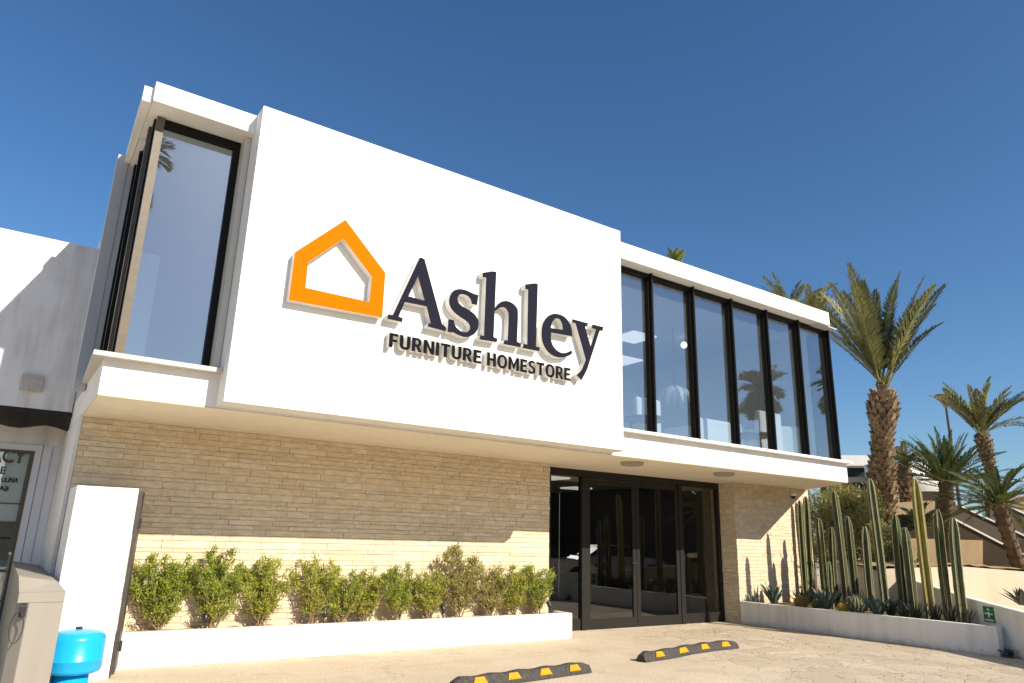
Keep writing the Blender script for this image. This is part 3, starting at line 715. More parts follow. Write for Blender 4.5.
tp = at(74.5, 655, y=.98)
cx, cy = tp.x, .98; r = 25.6*((Vector((cx, cy, .4))-CAM).dot(fwd))/F
zt = at(74, 629, y=.98).z; z0 = at(70, 675, y=.75).z-.02
TK = thing('pressure_tank', (cx, cy, 0), 'bright blue steel pressure tank with domed top standing before the white wall stub', 'tank')
m = MB(); hh = zt-z0
prof = [(r*.55, 0), (r*.82, hh*.015), (r*.96, hh*.055), (r, hh*.11), (r, hh*.30), (r*1.012, hh*.31), (r*1.012, hh*.335), (r, hh*.345), (r, hh*.78), (r*.985, hh*.82), (r*.93, hh*.88), (r*.80, hh*.935), (r*.55, hh*.975), (r*.25, hh*.995), (.03, hh)]
m.lathe((cx, cy, z0), prof, 48); m.build('body', M['tank'], TK, True)
m = MB(); m.lathe((cx, cy, 0), [(r*.72, 0), (r*.72, .02), (r*.64, .03), (r*.60, z0+.02)], 36); m.build('base_ring', M['tank'], TK, True)
m = MB(); m.lathe((cx, cy, zt-.004), [(.032, 0), (.032, .022), (.026, .026)], 16); m.build('valve_cap', M['plastic_dark'], TK)

# ------------------------------------------------------------------ neighbouring shop on the left
YN = 4.0
NB = thing('neighbor_shop', (-4, YN, 0), 'low white neighbouring shop with dark awning and glazed door at the left edge', 'building')
zt_ = at(60, 240.6, y=YN).z; zb_ = at(40, 409, y=YN).z
xr = -1.197
MB().box(-9, xr, YN, YN+.25, zb_, zt_).build('upper_wall', M['white_worn'], NB)
MB().box(-9, xr, YN+.251, YN+6, zt_-.25, zt_-.05).build('roof', M['white_worn'], NB)
yw = YN+.75
MB().box(-9, xr, YN+.02, yw+.3, zb_-.07, zb_-.002).build('soffit', M['awning'], NB)
m = MB()
n = 28; xs = [-4.2+(xr+.06+4.2)*i/n for i in range(n+1)]
vs = []
for i, x in enumerate(xs): vs += [(x, YN+.05, zb_-.01), (x, YN+.20+.02*math.sin(i*1.7), zb_-.24-.035*math.sin(i*.9+1)), (x, YN+.21+.02*math.sin(i*1.7), zb_-.24-.035*math.sin(i*.9+1)), (x, YN+.06, zb_-.01)]
fs = []
for i in range(n):
    for j in range(4): fs.append([i*4+j, i*4+4+j, i*4+4+(j+1) % 4, i*4+(j+1) % 4])
fs += [[0, 1, 2, 3], [n*4+3, n*4+2, n*4+1, n*4]]
m.add(vs, fs); m.build('awning', M['awning'], NB)
def pw(px, py, y=yw): return at(px, py, y=y)
lt = pw(36, 447).x
lz = pw(20, 444).z
m = MB(); m.box(-9, xr, yw+.02, yw+.25, lz+.0, zb_-.08); m.build('lintel', M['white_worn'], NB)
m = MB(); m.box(lt+.22, xr+.0, yw+.03, yw+.26, 0, lz-.002); m.build('front_wall', M['white_worn'], NB); m = MB(); m.box(-9, -4, yw+.03, yw+.26, 0, lz-.002); m.build('front_wall', M['white_worn'], NB)
m = MB(); m.box(lt+.0, lt+.09, yw, yw+.08, 0, lz-.001); m.box(lt+.10, lt+.215, yw+.01, yw+.09, 0, lz-.001); m.box(-4, lt, yw, yw+.08, lz-.09, lz-.001)
fr = m.build('window', M['whiteframe'], NB)
m = MB(); m.box(lt-.032, lt-.002, yw-.01, yw+.05, .02, lz-.09); m.box(-4, lt-.033, yw-.009, yw+.05, lz-.125, lz-.092)
for z in (.55, .95, 1.25, 1.62, 1.90): m.box(-4, lt-.034, yw+.02, yw+.035, z, z+.018)
m.build('window_rail', M['gold'], fr)
MB().box(-4, lt-.02, yw+.04, yw+.046, .02, lz-.10).build('pane', glass('shop_glass', (.94, .96, .95), .14), fr)
MB().box(-9, xr, yw+2.5, yw+2.6, 0, zb_).build('back_wall', M['interior'], NB)
# lettering on the pane
def nword(txt, px0, px1, py0, py1, face, bold):
    a = at(px0, (py0+py1)/2, y=yw+.03).x; b = at(px1, (py0+py1)/2, y=yw+.03).x
    z1 = at((px0+px1)/2, py0, y=yw+.03).z; z0 = at((px0+px1)/2, py1, y=yw+.03).z
    word(txt, 'window_letter', a, b, z0, z1, .008, yw+.028, face, face, fr, bold)
nword('ACY', -11, 26.5, 449, 463, M['gold'], .03)
nword('E', 0.5, 6, 466.5, 474, M['gold'], .03)
nword('ULINA', 1, 18.5, 477.5, 482.5, M['ink'], .03)
nword('AB', -1, 9, 486, 491, M['ink'], .03)
MB().box(-3.9, lt-.06, yw+.09, yw+.11, 1.66, lz-.13).build('added_backboard', mat('pale_board', (.80, .83, .78), .7), NB)  # pale board added behind the glass to lighten the upper pane
# goods behind the shop window
gl = random.Random(8)
cols = [mat('goods_%s' % n_, c, .6) for n_, c in (('blue', (.05, .16, .30)), ('red', (.25, .05, .04)), ('cream', (.5, .45, .35)), ('green', (.10, .16, .07)), ('dark', (.04, .04, .045)))]
for k in range(5):
    z = (.55, .95, 1.25, 1.62, 1.90)[k]
m = MB(); m.box(-3.6, lt-.08, yw+.35, yw+.75, .06, .5); m.box(-3.6, lt-.08, yw+.35, yw+.75, .93, .955); m.box(-3.6, lt-.08, yw+.35, yw+.75, 1.40, 1.425); m.box(-3.6, -3.55, yw+.35, yw+.75, .5, .93); m.box(-2.9, -2.85, yw+.35, yw+.75, .955, 1.40)
tag(m.build('display_shelf', M['brownwood']), 'brown display shelf behind the neighbouring shop window', 'shelf')
names = ('blue', 'red', 'cream', 'green', 'dark')
for k in range(9):
    zz = (.501, .956, 1.426)[k % 3]; x = lt-.30-.17*(k//3)-.04*(k % 3); q = (k*2) % 5
    m = MB(); m.lathe((x, yw+.5, zz), [(.05, 0), (.055, .02), (.055, .16), (.025, .2), (.025, .24)], 12)
    tag(m.build('shop_bottle', cols[q], smooth=True), 'bottle on the display shelf behind the neighbouring shop window', 'bottle', 'bottles on the shop display shelf')
wb_ = [at(21.5, 374, y=YN-.03), at(40, 392, y=YN-.03)]
t = thing('junction_box', (wb_[0].x+.1, YN, wb_[1].z), 'small beige electrical box high on the neighbouring white wall', 'box')
xa, xb, za, zb2 = wb_[0].x+.01, wb_[1].x+.02, wb_[1].z, wb_[0].z
m = MB(); m.box(xa, xb, YN-.09, YN-.003, za, zb2); m.build('housing', M['plastic_white'], t, bevel=.012)
m = MB(); m.box(xa+.05, xb-.05, YN-.096, YN-.0905, za+.06, zb2-.05); m.build('cover', M['plastic_white'], t)

# ------------------------------------------------------------------ parking stops
def stop(pts, label):
    """rubber wheel stop laid along pts (plan), 4 yellow reflector patches on the sloping face"""
    P = [Vector((x, y, 0)) for x, y in pts]
    t = thing('parking_stop', P[len(P)//2], label, 'parking stop', 'rubber parking stops before the entrance')
    m = MB(); vs = []; fs = []
    prof = [(-.085, 0), (-.082, .03), (-.044, .112), (-.034, .12), (.034, .12), (.044, .112), (.082, .03), (.085, 0)]
    N = 24
    def cv(s):
        s = max(0, min(.9999, s))*(len(P)-1); i = int(s); a = P[i].lerp(P[i+1], s-i)
        return a, (P[i+1]-P[i]).normalized()
    for i in range(N+1):
        c, d = cv(i/N); nrm = Vector((-d.y, d.x, 0)); e = .72 if i in (0, N) else 1
        sh = (-.02 if i == N else .02 if i == 0 else 0)
        wob = .008*math.sin(i*1.3)
        for a, z in prof: vs.append(c+nrm*a+Vector((0, 0, .004+(z*e+(wob if z > .03 else 0)))))
    n = len(prof)
    for i in range(N):
        for j in range(n-1): fs.append([i*n+j, (i+1)*n+j, (i+1)*n+j+1, i*n+j+1])
        fs.append([i*n+n-1, (i+1)*n+n-1, (i+1)*n, i*n])
    fs += [list(range(n)), [N*n+j for j in range(n)][::-1]]
    m.add(vs, fs); m.build('body', M['rubber'], t)
    for k in range(4):
        m = MB(); s0 = .10+.235*k; vs = []
        for a, z, s in ((-.0795, .046, s0+.012), (-.0795, .046, s0+.105), (-.050, .108, s0+.088), (-.050, .108, s0+.028)):
            c, d = cv(s); nrm = Vector((-d.y, d.x, 0)); vs.append(c+nrm*a+Vector((0, 0, z+.004)))
        off = Vector((0, -.003, .005))
        m.slab([v+off for v in vs], (0, .004, -.006)); m.build('reflector', M['yellow'], t)
a1 = at(587, 672, z=.0); b1 = at(452, 691, z=0)
stop([(b1.x, b1.y), ((a1.x+b1.x)/2, (a1.y+b1.y)/2), (a1.x, a1.y)], 'black rubber parking stop with yellow patches in front of the shrub planter')
q = [at(641, 662, z=0.0), at(665, 658.5, z=.0), at(690, 653.5, z=0.0), at(712, 650.3, z=0.0), at(735, 648, z=0.0)]
stop([(v.x, v.y) for v in q], 'slightly bowed black rubber parking stop with yellow patches in front of the glass doors')

# ------------------------------------------------------------------ right planter, low wall, sign
zR = .45
Lw = [(836.7, 560.6), (895.6, 574.7), (966.8, 597.8), (1024, 612.7), (1110, 637), (1200, 664)]
LW = []
for px, py in Lw:
    inv = .0578+(.0877-.0578)*(px-836.7)/(1012.6-836.7); LW.append(at(px, py, d=1/inv))
LW[0] = LW[0]
m = MB(); vs = []; fs = []
nrm = Vector((LW[3].y-LW[0].y, -(LW[3].x-LW[0].x), 0)).normalized(); nrm = nrm if nrm.x > 0 else -nrm
ext = LW[0]+(LW[0]-LW[1]).normalized()*.35
pts = [Vector((ext.x, ext.y, LW[0].z+.02))]+LW
for p in pts: vs += [Vector((p.x, p.y, 0)), p, p+nrm*.16, Vector((p.x, p.y, 0))+nrm*.16]
for i in range(len(pts)-1):
    for j in range(4): fs.append([i*4+j, (i+1)*4+j, (i+1)*4+(j+1) % 4, i*4+(j+1) % 4])
n = len(pts)-1; fs += [[0, 1, 2, 3], [n*4+3, n*4+2, n*4+1, n*4]]
m.add(vs, fs)
low = m.build('ramp_wall', M['white_low'], bevel=.01); tag(low, 'low white wall running down behind the row of tall cacti, with the green sign', 'wall')
XA, YA = 11.46, 2.20; XE, YE = 11.60, -2.66
def wall_x(y):
    for a, b in zip(pts, pts[1:]):
        if min(a.y, b.y) <= y <= max(a.y, b.y): return a.x+(b.x-a.x)*(y-a.y)/(b.y-a.y)
    return pts[-1].x
RP = thing('planter', (12, 0, 0), 'wedge-shaped white planter full of cacti and agaves right of the entrance', 'planter')
m = MB(); m.prism([(XE, YE), (XE+.12, YE), (XA+.12, YA), (XA, YA)], 0, zR)
xe = wall_x(YE+.04)
m.prism([(XE+.121, YE+.002), (xe-.004, YE+.03), (wall_x(YE+.13)-.004, YE+.13), (XE+.119, YE+.13)], 0, zR-.003)
m.build('planter_wall', M['white_low'], RP, bevel=.008)
m = MB(); sp = [(XE+.10, YE+.10), (wall_x(YE+.12)-.002, YE+.12), (wall_x(0)-.002, 0), (wall_x(YA)-.002, YA), (XA+.10, YA)]
m.prism(sp, .02, zR-.06); m.build('soil', M['soil'], RP)
ZG = zR-.06
def wedge(px, t, yhint=None):
    """plan point inside the wedge planter on the sight line of px, fraction t between front and back wall"""
    v = at(px, 590, d=1)-CAM; v.z = 0; v.normalize()
    def hit(fn):
        best = None
        for i in range(4000):
            s = 8+i*.004; x, y = CAM.x+v.x*s, CAM.y+v.y*s
            if x > fn(y): return s
        return s
    s0 = hit(lambda y: XA+.14+(XE-XA)*(YA-y)/(YA-YE)); s1 = hit(lambda y: wall_x(y)-.06)
    v2 = CAM+v*(s0+(s1-s0)*t)
    if v2.y > YB-.15: v2 = CAM+v*((YB-.15-CAM.y)/v.y)
    return Vector((v2.x, v2.y, ZG))

def column_cactus(px, ty, wpx, t, skin, label, ribs=6, seed=0, lean=0.0):
    rnd = random.Random(seed)
    b = wedge(px, t); dist = (b-CAM).dot(fwd)
    # top: same plan point, height from the sight line
    z1 = None
    lo, hi = .3, 6
    for _ in range(40):
        mid = (lo+hi)/2; d = Vector((b.x, b.y, mid))-CAM
        y = H/2 - F*d.dot(UP)/d.dot(fwd)
        if y > ty: lo = mid
        else: hi = mid
    h = lo-b.z; r = wpx*.49*dist/F
    T = thing('column_cactus', b, label, 'cactus', 'tall column cacti in the wedge planter')
    m = MB(); n = ribs; K = n*6; a0 = rnd.uniform(0, 1)
    prof = [(.93, 0), (1, h*.1)]+[(1.0+.03*math.sin(h*i*5), h*(.1+.08*i)) for i in range(1, 10)]+[(.97, h-r*4.5), (.85, h-r*2.2), (.62, h-r*.9), (.30, h-r*.15)]
    prof = sorted(prof, key=lambda q: q[1])
    sx_, sy_ = rnd.uniform(-.03, .03)*h+lean, rnd.uniform(-.03, .03)*h
    vs = []; fs = []; mi = []
    for rr, z in prof:
        bx_, by_ = sx_*(z/h)**2, sy_*(z/h)**2
        for k in range(K):
            ph = (k % 6)/6; f = 1-.56*(1-abs(2*ph-1))**.7 if ph != 0 else 1
            a = 2*PI*(k/K)+a0
            vs.append(b+Vector((bx_+r*rr*f*math.cos(a), by_+r*rr*f*math.sin(a), z)))
    for j in range(len(prof)-1):
        for k in range(K):
            fs.append(([j*K+k, j*K+(k+1) % K, (j+1)*K+(k+1) % K, (j+1)*K+k]))
    fs.append([(len(prof)-1)*K+k for k in range(K)])
    m.add(vs, fs); m.build('stem', M[skin], T, False)
    # spine lines on the rib crests
    s = MB()
    for q in range(n):
        a = 2*PI*q/n+a0
        c = [b+Vector((sx_*(z/h)**2+r*rr*1.012*math.cos(a), sy_*(z/h)**2+r*rr*1.012*math.sin(a), z)) for rr, z in prof]
        s.tube(c, r*.055, 4)
        for i in range(int(h/.035)):
            z = i*.035+.02; rr = 1.0; o = b+Vector((sx_*(z/h)**2+r*rr*math.cos(a), sy_*(z/h)**2+r*rr*math.sin(a), z))
            if z > h-r*.5: break
            for _ in range(2):
                d = Vector((math.cos(a)+rnd.gauss(0, .6), math.sin(a)+rnd.gauss(0, .6), rnd.gauss(0, .5))).normalized()
                leafq(s, o, d, .022, .004, rnd)
    s.build('spine_row', M['spine'], T)
    return T
cacti = [
 (811, 496, 7.5, .88, 'cactus', 'spiny olive column cactus nearest the stone wall corner', 5),
 (805.5, 500, 6.0, .80, 'cactus', 'thinner column cactus hugging the stone wall corner', 5),
 (825, 517.6, 7.0, .55, 'cactus', 'mid-height column cactus just right of the stone wall corner pair', 5),
 (834.5, 526.7, 7.0, .5, 'cactus', 'shorter dark column cactus left of the tall thin cactus before the bush', 5),
 (845.5, 490, 7.6, .45, 'cactus_grey', 'tall thin grey-green cactus standing before the bush, left half of the row', 5),
 (855, 515.8, 7.2, .55, 'cactus', 'leaning mid-height cactus directly above the big grey barrel cactus', 5),
 (869.5, 526, 8.2, .5, 'cactus_grey', 'short stout column cactus left of the palm trunk', 5),
 (884, 477.8, 8.2, .45, 'cactus_grey', 'tallest grey-green column cactus before the big palm trunk', 5),
 (901, 513.7, 9.0, .42, 'cactus', 'dark column cactus just right of the big palm trunk', 5),
 (911.5, 526.7, 9.2, .5, 'cactus_grey', 'short pale-ribbed cactus left of the yellow cactus', 5),
 (928, 479, 10.2, .45, 'cactus_yellow', 'tall yellow column cactus', 5),
 (945.5, 508.8, 9.4, .45, 'cactus', 'dark green cactus with pale ribs right of the yellow cactus', 5),
 (959.5, 517, 10.4, .5, 'cactus_grey', 'rightmost column cactus with bright pale ribs', 5),
 (830.5, 561, 4.6, .25, 'cactus_grey', 'short young column cactus above the blue agave', 5),
]
for i, (px, ty, w_, t, sk, lb, rb) in enumerate(cacti): column_cactus(px, ty, w_, t, sk, lb, rb, 300+i)

def agave(px, t, L, n, leaf, label, seed, width=.075, upright=.5, loc=None, group='agaves in the wedge planter'):
    rnd = random.Random(seed); b = loc or wedge(px, t)
    T = thing('agave', b, label, 'agave', group)
    m = MB()
    for k in range(n):
        u = (k+.5)/n; az = k*2.39996+rnd.uniform(-.2, .2)
        el = R_(82)-(R_(82)-R_(28+30*upright))*u**.8+rnd.uniform(-.08, .08)
        l = L*(.75+.35*u)*rnd.uniform(.85, 1.1); w = width*rnd.uniform(.85, 1.15)
        dr = Vector((math.cos(az), math.sin(az), 0)); sd = Vector((-dr.y, dr.x, 0))
        S = 7; vs = []; e = el; p = b+dr*.02*(1+u)+Vector((0, 0, .01))
        for j in range(S+1):
            s = j/S; ww = w*(.62+.75*math.sin(min(1, s*1.6)*PI/2)*(1-s)**.55) if s < 1 else .001
            ww = max(.0015, w*(.7+.9*s)*(1-s)**.62)
            d = dr*math.cos(e)+Vector((0, 0, math.sin(e))); up = -dr*math.sin(e)+Vector((0, 0, math.cos(e)))
            vs += [p-sd*ww*.5+up*ww*.22, p-up*.010*(1-s*.8), p+sd*ww*.5+up*ww*.22, p+up*ww*.05]
            p = p+d*l/S; e += rnd.uniform(-.01, .035)-.03*(u > .6)
        fs = []
        for j in range(S):
            for q in range(4): fs.append([j*4+q, j*4+(q+1) % 4, j*4+4+(q+1) % 4, j*4+4+q])
        fs += [[3, 2, 1, 0], [S*4, S*4+1, S*4+2, S*4+3]]
        m.add(vs, fs)
    m.build('rosette', M[leaf], T, False)
    return T
agave(773, .42, .46, 24, 'agave', 'blue-grey agave rosette nearest the entrance', 1, .085, .9)
agave(803, .35, .42, 26, 'agave_dark', 'dark spiky agave between the two blue-grey ones', 2, .05, .4)
agave(825, .12, .46, 24, 'agave', 'large blue-grey agave left of the golden barrel cactus', 3, .095, .8)
agave(875, .12, .44, 24, 'agave', 'blue-grey agave right of the big barrel cactus', 4, .090, .7)
agave(889, .22, .36, 22, 'agave_dark', 'small dark agave right of the last blue-grey agave', 5, .045, .8)
agave(752, .5, .26, 14, 'agave', 'small pale agave shoot beside the doorway stone corner', 6, .045, .9)
for i, (px, t, L, lb) in enumerate(((901, .2, .33, 'dark narrow-leaved yucca at the foot of the dark cactus right of the palm trunk'), (913, .2, .36, 'dark narrow-leaved yucca left of the yellow cactus foot'),
        (932, .35, .32, 'dark narrow-leaved yucca right of the yellow cactus foot'), (947, .3, .40, 'dark narrow-leaved yucca at the foot of the second last cactus'), (961.5, .6, .3, 'dark narrow-leaved yucca at the foot of the rightmost cactus'), (855, .5, .42, 'dark narrow-leaved yucca behind the big barrel cactus'), (834, .5, .5, 'dark narrow-leaved yucca behind the golden barrel cactus'))):
    a = agave(px, t, L, 20, 'agave_dark', lb, 60+i, .032, 1.1, group='dark yuccas among the cacti'); a.name = 'yucca'; a['category'] = 'yucca'

def barrel(px, t, rpx, skin, label, seed):
    rnd = random.Random(seed); b = wedge(px, t); r = rpx*(b-CAM).dot(fwd)/F
    T = thing('barrel_cactus', b, label, 'cactus', 'round barrel cacti in the wedge planter')
    m = MB(); K = 18*4; vs = []; fs = []; J = 14
    for j in range(J+1):
        th = PI*(.06+.90*j/J)
        for k in range(K):
            f = 1-.10*(1-abs(2*((k % 4)/4)-1)); a = 2*PI*k/K
            vs.append(b+Vector((r*f*math.sin(th)*math.cos(a), r*f*math.sin(th)*math.sin(a), r*.85-r*.95*math.cos(PI-th)*-1*-1)))
    for j in range(J):
        for k in range(K): fs.append([j*K+k, j*K+(k+1) % K, (j+1)*K+(k+1) % K, (j+1)*K+k])
    fs += [[k for k in range(K)][::-1], [J*K+k for k in range(K)]]
    m.add(vs, fs); s = m
    for i in range(420):
        k = rnd.randrange(18)*4; j = rnd.randrange(1, J); p = vs[j*K+k]; d = (p-(b+Vector((0, 0, r*.85)))).normalized()+Vector((rnd.gauss(0, .5), rnd.gauss(0, .5), rnd.gauss(0, .5)))
        leafq(s, p, d, r*.22, r*.03, rnd, 1)
    s.build('body', [M[skin], M['barrel_yellow' if skin != 'barrel' else 'spine']], T)
barrel(855, .16, 9.6, 'barrel', 'large grey-green barrel cactus in front of the leaning cactus', 1)
barrel(841, .10, 5.2, 'barrel_yellow', 'small golden-spined barrel cactus left of the large grey one', 2)
barrel(800, .14, 6.6, 'barrel_ochre', 'ochre barrel cactus between the first two agaves', 3)
barrel(815.5, .14, 5.0, 'barrel', 'small dull green barrel cactus left of the large blue agave', 4)

# first-aid sign on the low wall
sg = [at(983.3, 605.2, d=1), at(994.5, 605.2, d=1)]
def on_wall(px, py):
    v = at(px, py, d=1)-CAM; a = LW[2]; n_ = nrm
    return CAM+v*((a-CAM).dot(n_)/v.dot(n_))-nrm*.004
q = [on_wall(983.0, 605.8), on_wall(993.6, 606.5), on_wall(995.6, 622.0), on_wall(985.2, 621.3)]
t = thing('first_aid_sign', (q[3].x, q[3].y, q[3].z), 'green first-aid sign with white cross on the low white wall', 'sign')
bl, br_, tr_, tl_ = q[3], q[2], q[1], q[0]
U_ = (br_-bl); U_.z = 0; Uw = U_.length; U_.normalize(); Z_ = Vector((0, 0, 1)); Hh = tl_.z-bl.z; Uw = max(Uw, .1)
def spt(u, v, o=0): return bl+U_*(u*Uw)+Z_*(v*Hh)-nrm*o
m = MB(); m.slab([spt(0, 0), spt(1, 0), spt(1, 1), spt(0, 1)], -nrm*.006); m.build('plate', M['green_sign'], t)
def mark(poly, name='mark'):
    mm = MB(); mm.slab([spt(u, v, .0065) for u, v in poly], -nrm*.002); return mm
m = MB()
for poly in ([(.42, .40), (.58, .40), (.58, .66), (.42, .66)], [(.28, .485), (.419, .485), (.419, .575), (.28, .575)], [(.581, .485), (.72, .485), (.72, .575), (.581, .575)],
             [(.08, .53), (.22, .45), (.22, .61)], [(.92, .53), (.78, .61), (.78, .45)], [(.5, .90), (.34, .76), (.66, .76)], [(.5, .27), (.66, .36), (.34, .36)],
             [(.12, .08), (.88, .08), (.88, .19), (.12, .19)]):
    m.slab([spt(u, v, .0065) for u, v in poly], -nrm*.002)
m.build('cross_mark', M['sign_white'], t)

wd_ = at(1006, 657, z=0.0); rw = random.Random(12)
t = thing('weed', (wd_.x, wd_.y, 0), 'small dry dark weed growing at the foot of the planter end', 'weed')
m = MB()
for k in range(160):
    a = rw.uniform(0, 2*PI); o = Vector((wd_.x+rw.gauss(0, .05)-.03, wd_.y+rw.gauss(0, .05)-.05, rw.uniform(0, .10)))
    leafq(m, o, Vector((math.cos(a), math.sin(a), rw.uniform(0, 1.2))), rw.uniform(.03, .08), .016, rw)
m.build('foliage', M['agave_dark'], t)
# ------------------------------------------------------------------ terrace, house on the slope, right background
HD = Vector((math.sin(YAW), math.cos(YAW), 0))
def poly_at(pxs, d): return [at(x, y, d=d) for x, y in pxs]
def down(p, z=0): return Vector((p.x, p.y, z))
t = thing('terrace_wall', at(960, 570, d=15)-Vector((0, 0, 1)), 'cream retaining wall of the palm terrace behind the low white wall', 'wall')
tp_ = poly_at([(884, 569), (925, 567.5), (962, 566.5), (1024, 571.5), (1130, 582), (1260, 600)], 14.6)
m = MB(); vs = []
for p in tp_: vs += [down(p), p, p+HD*.2, down(p+HD*.2)]
fs = []
for i in range(len(tp_)-1):
    for j in range(4): fs.append([i*4+j, i*4+4+j, i*4+4+(j+1) % 4, i*4+(j+1) % 4])
n = len(tp_)-1; fs += [[0, 1, 2, 3], [n*4+3, n*4+2, n*4+1, n*4]]
m.add(vs, fs); m.build('wall', M['terrace'], t)
m = MB(); vs = []; rs = random.Random(9); NR = 6
cols_ = []
for i in range(41):
    s = i/40*(len(tp_)-1); k = min(int(s), len(tp_)-2); p = tp_[k].lerp(tp_[k+1], s-k); cols_.append(p)
for p in cols_:
    for j in range(NR): q = p+HD*(.02+3.3*(j/(NR-1))**1.5); vs.append((q.x, q.y, p.z+.012+rs.uniform(0, .05)+(.02 if j else 0)))
fs = []
for i in range(40):
    for j in range(NR-1): a = i*NR+j; fs.append([a, a+NR, a+NR+1, a+1])
m.add(vs, fs); m.build('soil', M['sand'], t, True)
ZTR = tp_[2].z
# house on the slope
HS = thing('hillside_house', at(980, 545, d=19)-Vector((0, 0, 1.5)), 'brown and cream terraced house with diagonal stair walls and curved white upper storey', 'building')
def face(name, pxs, d, depth, mm, lab=None, zmin=None):
    m = MB(); pts = poly_at(pxs, d); m.slab(pts, HD*depth); return m.build(name, mm, HS, label=lab)
face('garden_wall', [(906, 538.2), (982.8, 540.3), (982.8, 570), (906, 570)], 18.5, .3, M['tanwall'], 'tan wall panel with a palm shadow on it')
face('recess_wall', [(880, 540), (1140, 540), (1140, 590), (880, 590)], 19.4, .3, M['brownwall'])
face('terrace_slab', [(862, 504.5), (942, 500), (942, 515), (862, 515)], 23, 2.5, M['tanwall'])
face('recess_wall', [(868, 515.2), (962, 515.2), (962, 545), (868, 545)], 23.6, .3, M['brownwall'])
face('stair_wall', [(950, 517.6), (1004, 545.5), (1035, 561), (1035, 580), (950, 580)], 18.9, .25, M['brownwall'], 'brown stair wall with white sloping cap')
face('stair_cap', [(950, 515.8), (1004, 543.6), (1035, 559), (1035, 560.8), (1004, 545.4), (950, 517.5)], 18.86, .32, M['white'])
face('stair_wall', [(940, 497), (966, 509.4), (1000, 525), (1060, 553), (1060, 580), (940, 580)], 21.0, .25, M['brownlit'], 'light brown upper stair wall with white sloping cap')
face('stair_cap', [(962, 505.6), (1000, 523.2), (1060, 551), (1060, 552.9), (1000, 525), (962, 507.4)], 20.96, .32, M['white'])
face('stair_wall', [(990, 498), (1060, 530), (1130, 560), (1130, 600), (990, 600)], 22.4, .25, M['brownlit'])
face('stair_cap', [(1008, 505), (1060, 528.4), (1130, 559), (1130, 560.6), (1060, 530), (1008, 506.8)], 22.36, .32, M['white'])
face('stair_wall', [(1000, 500), (1024, 496), (1140, 500), (1140, 545), (1060, 530)], 25, .3, M['tanwall'])
face('recess_wall', [(905, 491.2), (946, 491.2), (946, 504), (905, 504)], 27.5, .4, M['brownwall'])
# curved white storey
cc = at(903, 480, d=31); rad = 36.0*29/F; zb1 = at(903, 491.0, d=29).z; zt1 = at(915, 459, d=29).z
m = MB(); m.lathe((cc.x, cc.y, zb1), [(rad, 0), (rad, zt1-zb1)], 72); m.build('curved_storey', M['white'], HS, True)
m = MB(); m.lathe((cc.x, cc.y, zb1-.14), [(rad+.12, 0), (rad+.12, .13)], 72); m.build('balcony_slab', M['white'], HS)
t = thing('flat_roof_house', at(860, 500, d=34), 'distant white flat-roofed house with dark glazing between the store and the big palm', 'building')
HS2 = t
def face2(name, pxs, d, depth, mm):
    m = MB(); m.slab(poly_at(pxs, d), HD*depth); return m.build(name, mm, t)
face2('roof', [(826, 455.2), (880, 455.2), (880, 465.6), (826, 465.6)], 32, 4, M['white'])
face2('glazing', [(826, 465.8), (880, 465.8), (880, 540), (826, 540)], 33, .3, mat('far_glazing', (.03, .05, .05), .3))
face2('balcony_rail', [(826, 477), (880, 477), (880, 482), (826, 482)], 32.7, .2, M['wingpanel'])
face2('stair_parapet', [(848, 484), (852, 484), (880, 499), (880, 502.5)], 31.5, .2, M['tanwall'])
# street lamp
p1 = at(946.2, 407, d=33); p2 = at(957.5, 455, d=33); p2 = Vector((p1.x, p1.y, 0))
t = thing('street_lamp', p2, 'tall thin street lamp with flared cone head left of the leaning palm', 'lamp')
MB().tube([p2, p1], [.10, .055], 10).build('pole', M['pole'], t)
m = MB(); m.lathe(p1, [(.06, -.05), (.10, .0), (.22, .25), (.34, .42), (.46, .48), (.40, .58), (.05, .62)], 20); m.build('lamp_head', M['shade'], t, True)

